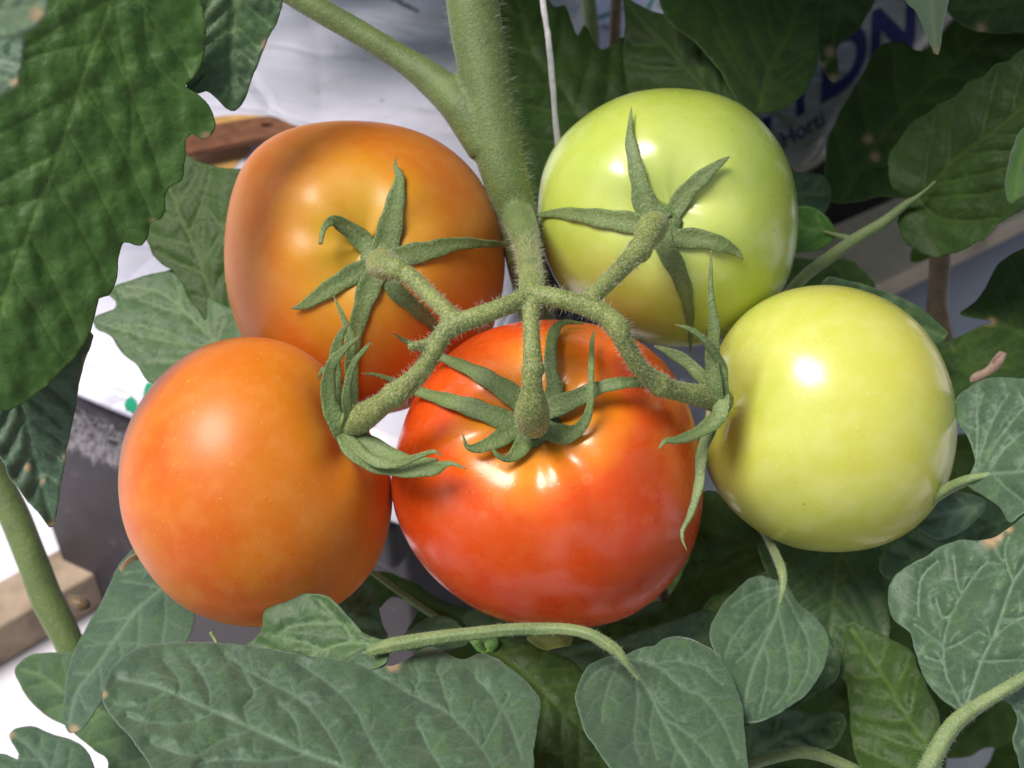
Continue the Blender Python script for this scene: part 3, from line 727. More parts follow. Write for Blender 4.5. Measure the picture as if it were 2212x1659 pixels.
leaf('olive green leaf above the lower orange tomato, with fan of pale veins', [(232, 628), (290, 602), (345, 588), (376, 582), (405, 600), (450, 640), (520, 680), (600, 760), (580, 860), (480, 900), (400, 890), (350, 840), (318, 822), (296, 790), (262, 760), (235, 722), (206, 708), (205, 684), (246, 668), (248, 650)],
     [(500, 770), (468, 740), (426, 700), (387, 660), (334, 627), (270, 620)], [(232, 640, .395), (520, 700, .38), (350, 840, .375)], M['leaf_mid'], n=3, puff=.9, seed=14, ang=38,
     extra=[[(468, 742), (440, 690), (420, 650), (400, 620)], [(468, 742), (426, 745), (370, 722), (317, 708), (243, 699)], [(468, 745), (480, 700), (485, 690)], [(468, 742), (420, 775), (370, 780), (320, 780)]])
leaf('thin green leaf edge peeping out above the upper orange tomato', [(545, 352), (560, 325), (590, 300), (620, 292), (660, 300), (640, 340), (580, 380)], [(550, 350), (590, 320), (640, 305)], .385, M['leaf_deep'], n=2, puff=.3, seed=15)

# --- lower left
leaf('grey-green leaf below the left orange tomato, pointing down to the left', [(330, 1150), (300, 1176), (270, 1202), (245, 1242), (224, 1290), (192, 1345), (166, 1392), (148, 1440), (140, 1490), (136, 1545), (150, 1582), (184, 1566), (215, 1520), (250, 1480), (300, 1450), (370, 1430), (400, 1390), (420, 1340), (423, 1290), (470, 1200), (400, 1130)],
     [(440, 1180), (366, 1258), (299, 1314), (246, 1385), (204, 1445), (165, 1497), (148, 1568)], [(350, 1180, .37), (150, 1570, .315), (420, 1300, .345)], M['leaf_grey'], n=6, puff=.9, seed=17, spacing=5.2, ang=48, dry=[(160, 1575, 10)])
leaf('light green leaf behind the lower left leaf, over the white floor', [(32, 1446), (58, 1418), (100, 1410), (150, 1412), (230, 1450), (320, 1520), (400, 1600), (380, 1680), (245, 1690), (232, 1640), (205, 1622), (176, 1598), (142, 1568), (104, 1548), (70, 1520), (44, 1482)],
     [(380, 1640), (260, 1560), (150, 1500), (90, 1460), (45, 1446)], [(40, 1446, .36), (240, 1640, .34), (350, 1600, .33)], M['leaf_mid'], n=5, puff=.9, seed=18)
leaf('grey leaf with a notch in the bottom left corner over the white floor', [(20, 1588), (32, 1574), (76, 1570), (118, 1588), (160, 1600), (184, 1618), (206, 1660), (215, 1740), (100, 1780), (-60, 1760), (-70, 1640), (0, 1628), (38, 1640), (40, 1628), (26, 1602)],
     [(150, 1740), (110, 1670), (70, 1620), (26, 1586)], [(30, 1590, .335), (200, 1650, .325), (0, 1750, .31)], M['leaf_grey'], n=4, puff=.8, seed=19, dry=[(22, 1588, 8)])
leaf('dark leaf wedge under the left end of the large bottom leaf', [(235, 1690), (250, 1650), (300, 1618), (350, 1610), (420, 1660), (440, 1740), (300, 1780)], [(420, 1720), (330, 1670), (260, 1650)], .345, M['leaf_deep'], n=3, seed=20)
# --- the large bottom leaf
leaf('largest leaf, spread along the bottom edge with bluish grey sheen and brown nick', [(222, 1512), (236, 1452), (262, 1420), (300, 1398), (350, 1389), (410, 1387), (470, 1388), (550, 1396), (640, 1412), (700, 1421), (755, 1426), (775, 1412), (800, 1416), (826, 1430), (842, 1440), (872, 1428), (892, 1416), (915, 1402), (940, 1398), (962, 1408), (985, 1422), (1008, 1424), (1030, 1412), (1052, 1414), (1090, 1434), (1130, 1466), (1160, 1500), (1168, 1528), (1160, 1575), (1153, 1620), (1150, 1680), (1120, 1800), (800, 1860), (500, 1840), (380, 1740), (330, 1660), (288, 1600), (250, 1556)],
     [(1060, 1800), (900, 1720), (751, 1662), (651, 1624), (543, 1574), (487, 1549), (400, 1510), (330, 1482), (253, 1466)], [(240, 1480, .285), (1150, 1500, .282), (700, 1660, .262)], M['leaf_grey'], n=0, puff=1.2, wave=1.6, seed=23, spacing=5.2,
     extra=[[(1080, 1740), (1058, 1645), (979, 1551), (894, 1504), (803, 1448), (770, 1432)], [(860, 1705), (800, 1600), (765, 1530), (700, 1470), (640, 1430)], [(745, 1652), (707, 1580), (648, 1512), (554, 1460), (487, 1416)], [(651, 1624), (640, 1560), (600, 1520)],
            [(543, 1574), (527, 1529), (549, 1500), (521, 1437)], [(458, 1540), (405, 1562), (317, 1561), (275, 1547)], [(542, 1576), (475, 1603), (422, 1631), (370, 1624), (324, 1603)], [(352, 1500), (299, 1524), (246, 1522)],
            [(380, 1505), (391, 1473), (352, 1427)], [(455, 1535), (450, 1480), (415, 1430)], [(651, 1632), (575, 1645), (487, 1640), (430, 1650)], [(1128, 1640), (1099, 1559), (1064, 1504), (1029, 1465)], [(979, 1551), (964, 1504), (944, 1445)], [(894, 1504), (905, 1460), (895, 1430)],
            [(751, 1662), (690, 1690), (600, 1710)], [(980, 1700), (930, 1620), (900, 1560)], [(1040, 1620), (1100, 1500)]], dry=[(850, 1437, 14), (826, 1430, 8), (225, 1500, 7)])
# --- leaf under the left orange tomato sharing its stalk with the heart-shaped one
lr = leaf_root('leaf with stalk arching under the red tomato, one leaflet curled, one heart-shaped', W(1023, 1369, .29))
blade('leaflet', [(500, 1420), (528, 1397), (554, 1376), (566, 1354), (571, 1322), (592, 1299), (628, 1286), (663, 1281), (698, 1286), (719, 1298), (738, 1316), (757, 1338), (780, 1363), (812, 1378), (838, 1388), (842, 1408), (820, 1440), (700, 1470), (540, 1450)],
      [(838, 1398), (780, 1388), (720, 1395), (660, 1420), (560, 1440)], [(600, 1300, .306), (830, 1395, .292), (540, 1400, .304)], M['leaf_mid'], parent=lr, n=3, puff=.9, seed=25, extra=[[(830, 1392), (760, 1352), (690, 1345), (630, 1355), (590, 1375)]])
blade('leaflet', [(1338, 1418), (1322, 1417), (1296, 1424), (1270, 1440), (1254, 1468), (1244, 1504), (1253, 1548), (1266, 1583), (1294, 1624), (1318, 1659), (1370, 1740), (1480, 1800), (1590, 1760), (1614, 1690), (1616, 1655), (1610, 1598), (1606, 1542), (1597, 1504), (1583, 1469), (1562, 1433), (1541, 1407), (1518, 1391), (1489, 1379), (1456, 1375), (1432, 1380), (1415, 1394), (1392, 1398), (1368, 1405), (1350, 1414)],
      [(1338, 1413), (1389, 1477), (1430, 1551), (1456, 1606), (1489, 1659), (1540, 1770)], [(1250, 1500, .284), (1600, 1500, .288), (1480, 1659, .266)], M['leaf_grey'], parent=lr, n=0, puff=.9, wave=1, seed=27, spacing=5.2, fold=-1.2,
      extra=[[(1352, 1425), (1412, 1436), (1480, 1492), (1515, 1504), (1560, 1560), (1592, 1640)], [(1400, 1438), (1450, 1428), (1510, 1440), (1560, 1480)], [(1340, 1425), (1318, 1470), (1306, 1510), (1300, 1560)], [(1342, 1430), (1310, 1440), (1280, 1460), (1262, 1490)],
             [(1375, 1465), (1376, 1530), (1370, 1590), (1385, 1650)], [(1430, 1551), (1490, 1590), (1535, 1640), (1570, 1700)], [(1395, 1490), (1450, 1545), (1480, 1560)], [(1412, 1520), (1405, 1580), (1420, 1640)], [(1460, 1615), (1450, 1680), (1470, 1740)]])
pet = path([(800, 1408, .290, 20), (838, 1396, .289, 30), (876, 1389, .288, 32), (950, 1377, .288, 28), (1023, 1369, .288, 28), (1100, 1361, .288, 27), (1160, 1359, .288, 26), (1225, 1360, .286, 24), (1275, 1371, .284, 25), (1312, 1392, .283, 26), (1334, 1408, .2825, 23), (1348, 1426, .2815, 16), (1362, 1446, .281, 9), (1380, 1470, .2805, 4)])
tubes_obj('stalk', [pet], M['petiole'], lr, sides=24, wob=.02, ridges=5)
hairs('stalk_hair', [pet], lr, 14, .0008, .00005, seed=31)

# --- second heart-shaped leaf
lr = leaf_root('heart-shaped leaf on a bent stalk below the yellow-green tomato', W(1690, 1250, .30))
blade('leaflet', [(1690, 1258), (1668, 1250), (1644, 1243), (1618, 1251), (1583, 1281), (1556, 1313), (1542, 1337), (1534, 1360), (1536, 1392), (1562, 1432), (1585, 1480), (1603, 1524), (1610, 1558), (1635, 1560), (1664, 1549), (1698, 1530), (1744, 1496), (1774, 1452), (1788, 1413), (1790, 1385), (1780, 1357), (1760, 1333), (1732, 1310), (1710, 1280), (1700, 1262)],
      [(1691, 1260), (1686, 1285), (1674, 1335), (1650, 1390), (1628, 1440), (1612, 1500), (1610, 1545)], [(1540, 1360, .308), (1790, 1385, .302), (1620, 1550, .285)], M['leaf_grey'], parent=lr, n=0, puff=.9, wave=1, seed=33, spacing=5.2, fold=-1.5,
      extra=[[(1686, 1280), (1640, 1310), (1600, 1355), (1575, 1390), (1566, 1420)], [(1690, 1275), (1720, 1330), (1745, 1380), (1748, 1430), (1730, 1480), (1700, 1515)], [(1680, 1310), (1695, 1380), (1706, 1440), (1700, 1490), (1670, 1530)], [(1670, 1340), (1640, 1380), (1615, 1410), (1590, 1430)], [(1650, 1392), (1660, 1440), (1650, 1500), (1640, 1540)], [(1690, 1270), (1650, 1275), (1610, 1290), (1580, 1310)]])
pet = path([(1630, 1120, .352, 14), (1650, 1150, .345, 15), (1664, 1175, .33, 16), (1678, 1203, .314, 18), (1688, 1230, .304, 20), (1692, 1256, .3015, 17), (1690, 1280, .3, 11), (1684, 1306, .2995, 5)])
tubes_obj('stalk', [pet], M['petiole'], lr, sides=18, wob=.02, ridges=4)
hairs('stalk_hair', [pet], lr, 8, .0007, .00004, seed=35)

# --- right foreground leaf
lr = leaf_root('large grey-green leaf on a thick stalk, lower right, pink dry spot on its edge', W(2086, 1536, .27))
blade('leaflet', [(2250, 1090), (2212, 1114), (2177, 1142), (2152, 1159), (2110, 1168), (2072, 1166), (2033, 1180), (1994, 1205), (1945, 1232), (1927, 1254), (1918, 1279), (1920, 1314), (1938, 1346), (1966, 1367), (1976, 1402), (1987, 1438), (2001, 1473), (2030, 1505), (2055, 1526), (2090, 1535), (2150, 1500), (2212, 1461), (2340, 1400), (2380, 1250), (2330, 1110)],
      [(2086, 1530), (2114, 1445), (2156, 1350), (2184, 1269), (2212, 1223), (2280, 1130)], [(1930, 1290, .295), (2080, 1530, .272), (2212, 1120, .285)], M['leaf_grey'], parent=lr, n=0, puff=1.5, wave=1.5, seed=37, spacing=5.2,
      extra=[[(2080, 1528), (2045, 1460), (2040, 1385), (2062, 1315), (2100, 1252), (2135, 1215), (2160, 1220)], [(2114, 1430), (2160, 1428), (2230, 1420), (2300, 1380)], [(2135, 1395), (2180, 1350), (2240, 1330), (2320, 1300)], [(2166, 1339), (2212, 1332), (2300, 1270)],
             [(2044, 1402), (2082, 1385), (2114, 1364), (2131, 1374)], [(2040, 1399), (2001, 1367), (1975, 1348)], [(2064, 1318), (2036, 1335), (2022, 1293)], [(2075, 1283), (2065, 1244), (2061, 1198)], [(2036, 1430), (2000, 1420)], [(1985, 1330), (1990, 1250), (2026, 1212)], [(2190, 1260), (2170, 1200), (2180, 1160)]], dry=[(2140, 1163, 20), (2180, 1142, 10), (2160, 1158, 10)])
pet = path([(2330, 1405, .262, 26), (2250, 1444, .265, 26), (2200, 1472, .266, 27), (2149, 1503, .267, 28), (2100, 1533, .267, 32), (2060, 1566, .266, 36), (2025, 1620, .264, 38), (1996, 1680, .262, 40), (1965, 1760, .262, 40)])
tubes_obj('stalk', [pet], M['petiole'], lr, sides=22, wob=.02, ridges=4)
hairs('stalk_hair', [pet], lr, 14, .0010, .00005, seed=39)
leaf('curled woolly leaf base in the bottom right corner under the thick stalk', [(2150, 1500), (2180, 1520), (2200, 1550), (2190, 1600), (2205, 1659), (2230, 1740), (2330, 1740), (2340, 1450), (2230, 1465)], [(2160, 1505), (2215, 1560), (2240, 1680)], .27, M['leaf_grey'], n=3, seed=40, puff=1.5)

lr = leaf_root('grey-green leaf at the right edge level with the yellow-green tomato', W(2110, 1025, .30))
blade('leaflet', [(2300, 800), (2212, 818), (2170, 814), (2121, 821), (2082, 845), (2064, 866), (2060, 890), (2070, 915), (2089, 942), (2102, 972), (2106, 1000), (2095, 1022), (2084, 1040), (2112, 1064), (2136, 1078), (2160, 1096), (2180, 1128), (2212, 1108), (2300, 1060), (2360, 940)],
      [(2092, 1032), (2150, 1022), (2212, 1018), (2320, 1000)], [(2064, 880, .312), (2095, 1030, .30), (2250, 950, .29)], M['leaf_grey'], parent=lr, n=3, puff=1.1, seed=43, spacing=5.2, extra=[[(2110, 1028), (2125, 960), (2155, 890), (2180, 850)], [(2105, 1015), (2112, 950), (2112, 890), (2125, 850)], [(2130, 1026), (2170, 970), (2230, 920), (2280, 890)]])
pet = path([(1960, 1105, .318, 20), (2001, 1086, .312, 22), (2050, 1055, .305, 24), (2090, 1037, .2995, 22), (2120, 1029, .298, 15), (2155, 1023, .297, 9), (2210, 1019, .296, 4)])
tubes_obj('stalk', [pet], M['petiole'], lr, sides=18, ridges=4)
leaf('small rounded leaf tucked behind the lower right side of the yellow-green tomato', [(1960, 1110), (1990, 1080), (2040, 1062), (2100, 1066), (2130, 1085), (2122, 1110), (2090, 1140), (2050, 1162), (2020, 1164), (1990, 1148), (1970, 1130)], [(2120, 1090), (2060, 1105), (1980, 1125)], .325, M['leaf_grey'], n=3, puff=.6, seed=45)
leaf('mid green leaf seen between the right edge leaf and the large grey-green leaf', [(2010, 1120), (2080, 1080), (2130, 1075), (2170, 1105), (2230, 1150), (2180, 1230), (2060, 1260), (1950, 1260), (1900, 1230), (1930, 1170)], [(2180, 1120), (2080, 1160), (1960, 1220)], .335, M['leaf_mid'], n=5, seed=46)

# --- upper right leaf with leaflet
lr = leaf_root('broad dark green leaf at upper right with pale slanting stalk and small side leaflet', W(1910, 479, .37))
blade('leaflet', [(2300, 60), (2212, 106), (2177, 130), (2153, 137), (2131, 158), (2096, 173), (2075, 197), (2047, 215), (2008, 239), (1969, 268), (1941, 303), (1920, 338), (1917, 373), (1931, 405), (1957, 424), (1964, 436), (1944, 458), (1938, 480), (1943, 503), (1960, 528), (1994, 549), (2033, 555), (2072, 542), (2121, 518), (2170, 474), (2212, 451), (2300, 400), (2360, 250)],
      [(1962, 436), (1985, 428), (2068, 338), (2138, 289), (2212, 229), (2310, 150)], [(1930, 340, .375), (2020, 550, .365), (2212, 200, .345)], M['leaf_deep'], parent=lr, serr=3, n=5, puff=1.5, wave=1.6, seed=48, spacing=5.2, ang=42, bend=.2,
      extra=[[(1985, 430), (2050, 424), (2120, 420), (2200, 400)], [(1985, 432), (2030, 470), (2100, 478), (2160, 470)]])
pet = path([(2020, 392, .362, 4), (1998, 412, .364, 6), (1978, 428, .366, 11), (1956, 442, .3685, 17), (1910, 479, .372, 23), (1846, 518, .378, 26), (1786, 560, .385, 26), (1735, 600, .39, 26), (1690, 650, .395, 26)])
tubes_obj('stalk', [pet], M['petiole'], lr, sides=18, wob=.02)
blade('leaflet', [(1812, 508), (1799, 488), (1780, 462), (1752, 447), (1722, 448), (1690, 455), (1640, 480), (1640, 530), (1700, 545), (1744, 543), (1780, 534), (1800, 520)], [(1815, 510), (1770, 497), (1720, 490), (1660, 500)], .385, M['leaf_fresh'], parent=lr, n=3, puff=.7, seed=49)
pet = path([(1848, 517, .379, 12), (1830, 513, .381, 12), (1812, 509, .3845, 12), (1780, 500, .3845, 6)])
tubes_obj('stalk', [pet], M['petiole'], lr, sides=12)
leaf('pale grey leaf tip with yellow point hanging from the top edge on the right', [(1930, -60), (1956, 0), (1980, 28), (1998, 63), (2008, 92), (2019, 115), (2026, 118), (2033, 92), (2038, 53), (2045, 21), (2052, -10), (2060, -90), (1980, -120)],
     [(2005, -100), (2012, 0), (2022, 112)], [(1960, 0, .27), (2050, 0, .275), (2024, 116, .285)], M['leaf_under'], n=3, puff=.5, wave=.5, seed=51, dry=[(2024, 112, 9)])
leaf('bright green curled leaf cut by the right edge of the picture near the top', [(2212, 276), (2188, 317), (2174, 370), (2171, 415), (2181, 441), (2212, 424), (2300, 400), (2300, 250)], [(2195, 440), (2205, 350), (2240, 280)], [(2175, 400, .325), (2212, 280, .32), (2300, 350, .29)], M['leaf_fresh'], n=3, puff=.9, seed=52)

# --- behind the green tomato
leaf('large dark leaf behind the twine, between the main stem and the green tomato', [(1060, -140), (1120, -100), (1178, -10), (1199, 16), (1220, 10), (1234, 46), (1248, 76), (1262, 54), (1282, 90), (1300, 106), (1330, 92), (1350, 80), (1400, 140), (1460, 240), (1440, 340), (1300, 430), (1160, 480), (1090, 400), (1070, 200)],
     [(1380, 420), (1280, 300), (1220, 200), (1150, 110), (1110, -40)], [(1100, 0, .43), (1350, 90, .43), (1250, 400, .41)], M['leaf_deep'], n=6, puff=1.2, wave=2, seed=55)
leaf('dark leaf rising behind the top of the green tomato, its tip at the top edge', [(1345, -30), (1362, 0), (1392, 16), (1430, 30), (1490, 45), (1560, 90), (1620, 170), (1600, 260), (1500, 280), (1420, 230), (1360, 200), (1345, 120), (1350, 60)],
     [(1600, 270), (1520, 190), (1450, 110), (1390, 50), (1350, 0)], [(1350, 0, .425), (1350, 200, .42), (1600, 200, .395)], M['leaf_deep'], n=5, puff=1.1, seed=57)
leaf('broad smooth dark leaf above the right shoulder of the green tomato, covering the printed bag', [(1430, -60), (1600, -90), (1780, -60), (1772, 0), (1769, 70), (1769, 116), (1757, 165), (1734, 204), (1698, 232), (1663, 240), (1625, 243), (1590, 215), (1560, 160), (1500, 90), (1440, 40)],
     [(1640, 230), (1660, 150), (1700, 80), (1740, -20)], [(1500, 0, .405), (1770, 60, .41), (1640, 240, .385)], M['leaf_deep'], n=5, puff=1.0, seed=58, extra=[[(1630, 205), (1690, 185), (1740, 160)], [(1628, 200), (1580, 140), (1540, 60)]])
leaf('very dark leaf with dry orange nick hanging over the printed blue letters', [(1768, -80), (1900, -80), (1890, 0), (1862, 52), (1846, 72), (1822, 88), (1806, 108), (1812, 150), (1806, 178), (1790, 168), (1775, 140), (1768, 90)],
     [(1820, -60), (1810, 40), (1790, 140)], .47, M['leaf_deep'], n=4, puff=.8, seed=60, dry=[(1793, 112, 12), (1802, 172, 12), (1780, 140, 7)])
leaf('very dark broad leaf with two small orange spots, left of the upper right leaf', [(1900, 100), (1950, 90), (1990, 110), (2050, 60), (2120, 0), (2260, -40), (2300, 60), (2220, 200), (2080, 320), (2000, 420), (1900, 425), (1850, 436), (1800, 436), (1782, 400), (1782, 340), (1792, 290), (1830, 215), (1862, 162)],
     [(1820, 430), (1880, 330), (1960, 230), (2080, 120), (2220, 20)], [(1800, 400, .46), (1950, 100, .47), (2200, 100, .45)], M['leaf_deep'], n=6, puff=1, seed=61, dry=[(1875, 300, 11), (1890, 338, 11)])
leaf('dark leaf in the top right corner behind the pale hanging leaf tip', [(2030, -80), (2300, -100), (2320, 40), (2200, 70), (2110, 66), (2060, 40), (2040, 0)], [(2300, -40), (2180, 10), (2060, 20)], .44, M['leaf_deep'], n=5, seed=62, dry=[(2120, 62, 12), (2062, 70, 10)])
leaf('dim leaf behind the right shoulder of the green tomato, above the small side leaflet', [(1650, 340), (1720, 370), (1780, 380), (1795, 430), (1770, 470), (1720, 470), (1640, 480)], [(1650, 420), (1720, 420), (1780, 420)], .44, M['leaf_mid'], n=3, seed=63, puff=.6)

# --- right middle
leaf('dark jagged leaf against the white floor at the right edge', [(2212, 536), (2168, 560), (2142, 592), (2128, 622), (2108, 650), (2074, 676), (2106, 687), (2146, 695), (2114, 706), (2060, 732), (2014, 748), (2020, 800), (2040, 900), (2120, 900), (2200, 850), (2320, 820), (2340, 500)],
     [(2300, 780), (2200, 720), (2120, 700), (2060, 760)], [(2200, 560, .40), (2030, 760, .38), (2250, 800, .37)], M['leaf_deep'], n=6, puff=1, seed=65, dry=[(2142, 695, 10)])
leaf('rounded teal leaf tip showing over the top right of the yellow-green tomato', [(1786, 600), (1840, 608), (1890, 622), (1930, 636), (1975, 656), (2016, 688), (2048, 722), (2040, 737), (2010, 748), (1960, 760), (1860, 700), (1780, 640)], [(1800, 640), (1900, 670), (2040, 728)], .36, M['leaf_mid'], n=4, puff=.7, seed=66)
leaf('dark green leaf under the slanting stalk, above the yellow-green tomato', [(1680, 560), (1760, 560), (1830, 560), (1870, 590), (1890, 625), (1850, 660), (1700, 680), (1650, 620)], [(1860, 620), (1780, 610), (1700, 620)], .41, M['leaf_deep'], n=3, puff=.7, seed=67)
o = blade('dry_leaf_edge', [(2096, 824), (2104, 806), (2130, 795), (2146, 775), (2160, 757), (2176, 762), (2168, 784), (2148, 804), (2124, 818)], [(2098, 820), (2140, 795), (2168, 765)], .345, M['leaf_dry'], n=2, puff=.3, wave=.3, seed=68, ter=False)
tag(o, 'small pinkish curled dry leaf scrap above the right edge leaf', 'leaf')

# --- bottom middle and right, behind the foreground leaves
leaf('dark leaf hanging below the yellow-green tomato, behind the heart-shaped leaf', [(1640, 1170), (1760, 1150), (1880, 1160), (1900, 1215), (1916, 1290), (1922, 1380), (1905, 1440), (1850, 1480), (1790, 1440), (1740, 1380), (1690, 1300)],
     [(1820, 1170), (1800, 1280), (1790, 1430)], [(1650, 1180, .35), (1900, 1200, .35), (1850, 1460, .335)], M['leaf_mid'], n=5, puff=.8, seed=70)
leaf('dark blue-green leaf pointing up to the right of the heart-shaped leaf', [(1826, 1352), (1838, 1342), (1856, 1347), (1896, 1368), (1966, 1402), (1982, 1440), (2003, 1485), (2030, 1550), (2030, 1680), (1990, 1800), (1900, 1780), (1866, 1680), (1842, 1610), (1836, 1550), (1832, 1497), (1823, 1445), (1822, 1392)],
     [(2040, 1700), (1994, 1600), (1960, 1550), (1920, 1480), (1880, 1420), (1840, 1360)], [(1830, 1350, .325), (1840, 1600, .305), (2020, 1550, .30)], M['leaf_deep'], n=6, puff=.9, seed=72)
leaf('curled green leaf under the heart-shaped leaf near the bottom edge', [(1590, 1590), (1628, 1562), (1700, 1532), (1760, 1545), (1800, 1538), (1824, 1545), (1828, 1562), (1818, 1588), (1798, 1616), (1744, 1622), (1690, 1640), (1610, 1700), (1560, 1660)],
     [(1600, 1660), (1680, 1600), (1750, 1575), (1815, 1560)], .322, M['leaf_mid'], n=4, puff=1.3, wave=2, seed=73)
leaf('small green leaf lobe showing at the right side of the heart-shaped leaf', [(1760, 1340), (1795, 1375), (1813, 1405), (1816, 1440), (1800, 1475), (1760, 1500), (1700, 1540), (1680, 1480), (1720, 1380)], [(1720, 1500), (1770, 1440), (1790, 1390)], .33, M['leaf_mid'], n=3, seed=74)
st = path([(1560, 1690, .31, 22), (1628, 1652, .31, 22), (1698, 1630, .31, 24), (1748, 1626, .31, 26), (1804, 1644, .31, 24), (1880, 1680, .31, 24)])
o = tubes_obj('leaf_stalk', [st], M['petiole'], None, sides=18, ridges=4, wob=.02); tag(o, 'pale arching leaf stalk crossing the bottom edge right of the first heart-shaped leaflet', 'stalk')
leaf('dark leaf in the gap between the largest bottom leaf and the heart-shaped leaflet', [(1030, 1388), (1100, 1382), (1180, 1405), (1250, 1440), (1290, 1540), (1350, 1680), (1340, 1800), (1120, 1780), (1130, 1600), (1140, 1500), (1080, 1440)],
     [(1060, 1400), (1150, 1470), (1230, 1550), (1330, 1620)], [(1050, 1400, .33), (1250, 1450, .33), (1250, 1700, .31)], M['leaf_deep'], n=6, puff=.8, seed=76, extra=[[(1140, 1620), (1230, 1632), (1330, 1650)]])
leaf('dim leaf under the arching stalk, behind the top of the heart-shaped leaflet', [(1168, 1420), (1200, 1402), (1260, 1390), (1350, 1375), (1440, 1345), (1540, 1320), (1560, 1380), (1560, 1460), (1400, 1500), (1260, 1470)],
     [(1180, 1425), (1300, 1400), (1450, 1390), (1550, 1380)], .345, M['leaf_mid'], n=5, puff=.8, seed=77)
leaf('yellowish leaf scrap under the arching stalk', [(1140, 1375), (1230, 1365), (1232, 1395), (1200, 1400), (1186, 1408), (1160, 1398)], [(1145, 1380), (1185, 1385), (1228, 1380)], .37, M['leaf_yellow'], n=2, puff=.3, seed=78, ter=False)
leaf('olive leaf with long pale veins in the gap below the red and yellow-green tomatoes', [(1440, 1300), (1490, 1200), (1500, 1090), (1540, 1060), (1620, 1120), (1700, 1160), (1700, 1230), (1650, 1235), (1600, 1262), (1556, 1284), (1535, 1290), (1500, 1340), (1450, 1390), (1400, 1360)],
     [(1690, 1180), (1600, 1185), (1540, 1215), (1500, 1245), (1465, 1268), (1420, 1330)], [(1480, 1150, .37), (1700, 1180, .36), (1440, 1380, .365)], M['leaf_deep'], n=4, puff=.7, seed=79, ang=30, extra=[[(1650, 1195), (1590, 1220), (1550, 1245), (1530, 1270)]])
st = path([(1400, 1180, .40, 26), (1425, 1260, .395, 28), (1445, 1330, .39, 28), (1455, 1420, .385, 26)])
o = tubes_obj('old_stem', [st], M['brownstem'], None, sides=16, wob=.06); tag(o, 'short brown stem under the lower right side of the red tomato', 'stem')
for lab, ol, md, dd, mt, sd in [
    ('dim green leaf in the gap between the lower orange and the red tomato', [(770, 1240), (830, 1235), (900, 1262), (960, 1300), (1060, 1330), (1100, 1370), (960, 1385), (880, 1370), (900, 1320), (850, 1290), (800, 1330), (790, 1290)], [(1080, 1350), (960, 1320), (860, 1260)], .40, 'leaf_deep', 80),
    ('grey-green leaf behind the curled leaflet, at the lower right of the left orange tomato', [(700, 1300), (760, 1270), (800, 1260), (815, 1300), (826, 1350), (836, 1385), (760, 1400), (690, 1360)], [(700, 1360), (760, 1330), (800, 1280)], .375, 'leaf_mid', 81),
    ('small rounded leaf above the arching stalk beneath the red tomato', [(870, 1375), (900, 1350), (940, 1330), (975, 1335), (1000, 1360), (1010, 1390), (930, 1410), (870, 1400)], [(880, 1385), (940, 1365), (995, 1360)], .35, 'leaf_mid', 82),
    ('leaf strip directly under the middle of the red tomato', [(1000, 1330), (1080, 1310), (1200, 1320), (1320, 1335), (1420, 1300), (1480, 1330), (1420, 1380), (1280, 1400), (1100, 1400), (1040, 1380)], [(1020, 1350), (1200, 1360), (1440, 1330)], .385, 'leaf_mid', 83),
    ('pale green leaf lobe poking down below the arching stalk', [(1010, 1370), (1060, 1372), (1078, 1385), (1072, 1405), (1055, 1415), (1030, 1405)], [(1020, 1375), (1055, 1405)], .33, 'leaf_fresh', 84)]:
    leaf(lab, ol, md, dd, M[mt], n=4, puff=.8, seed=sd)
st = path([(790, 1225, .39, 12), (840, 1262, .388, 14), (900, 1305, .386, 15), (960, 1345, .384, 14)])
o = tubes_obj('leaf_stalk', [st], M['petiole'], None, sides=14, wob=.03); tag(o, 'thin dim stalk slanting in the gap between the two lower ripe tomatoes', 'stalk')

# filler foliage below and behind on the right, leaves of the same plants
def generic_leaf_mesh(seed, mat):
    r = random.Random(seed)
    base = [(0, 0), (-60, -20), (-110, -70), (-135, -150), (-118, -200), (-140, -260), (-105, -330), (-96, -390), (-60, -440), (-40, -500), (0, -560), (36, -500), (70, -430), (98, -380), (112, -310), (142, -250), (122, -190), (138, -130), (108, -60), (60, -18)]
    ol = [(x * r.uniform(.9, 1.1) + 1106, y * r.uniform(.97, 1.03) + 1110) for x, y in base]
    o = blade('tomato_leaf', ol, [(1106, 1105), (1106 + r.uniform(-15, 15), 850), (1106, 560)], .32, mat, n=6, puff=1.3, wave=3, seed=seed, spacing=14, curl=1)
    me = o.data; bpy.data.objects.remove(o)
    # centre on the base and lay out: +Y along the leaf, +Z up
    inv = CR.to_4x4().inverted(); me.transform(inv); me.transform(Matrix.Translation((0, .033, 0)))
    return me
GM = [generic_leaf_mesh(101, M['leaf_deep']), generic_leaf_mesh(102, M['leaf_mid']), generic_leaf_mesh(103, M['leaf_deep'])]
MASS = {}
GMD = [(np.array([tuple(v.co) for v in m.vertices]), [tuple(p.vertices) for p in m.polygons], np.array([a.value for a in m.attributes['vein'].data])) for m in GM]
def put_leaf(key, gi, loc, d, up, s):
    """one more leaf in a mass of far or unseen foliage"""
    y = Vector(d).normalized(); z = Vector(up); z = (z - y * z.dot(y)).normalized(); x = y.cross(z)
    mw = np.array(Matrix((x, y, z)).transposed()) * s
    V, F, A = MASS.setdefault(key, ([], [], [])); v, f, a = GMD[gi]; o = sum(len(q) for q in V)
    V.append(v @ mw.T + np.array(loc)); F.extend(tuple(i + o for i in q) for q in f); A.append(a)
def mass_obj(key, name, mat):
    V, F, A = MASS[key]; V = np.vstack(V)
    o = mesh_obj(name, [Vector(v) for v in V], F, mat, attrs={'vein': np.concatenate(A)}); o['kind'] = 'stuff'; return o
def camv(x, y, z): return CR @ Vector((x, y, z))
rr = random.Random(77)
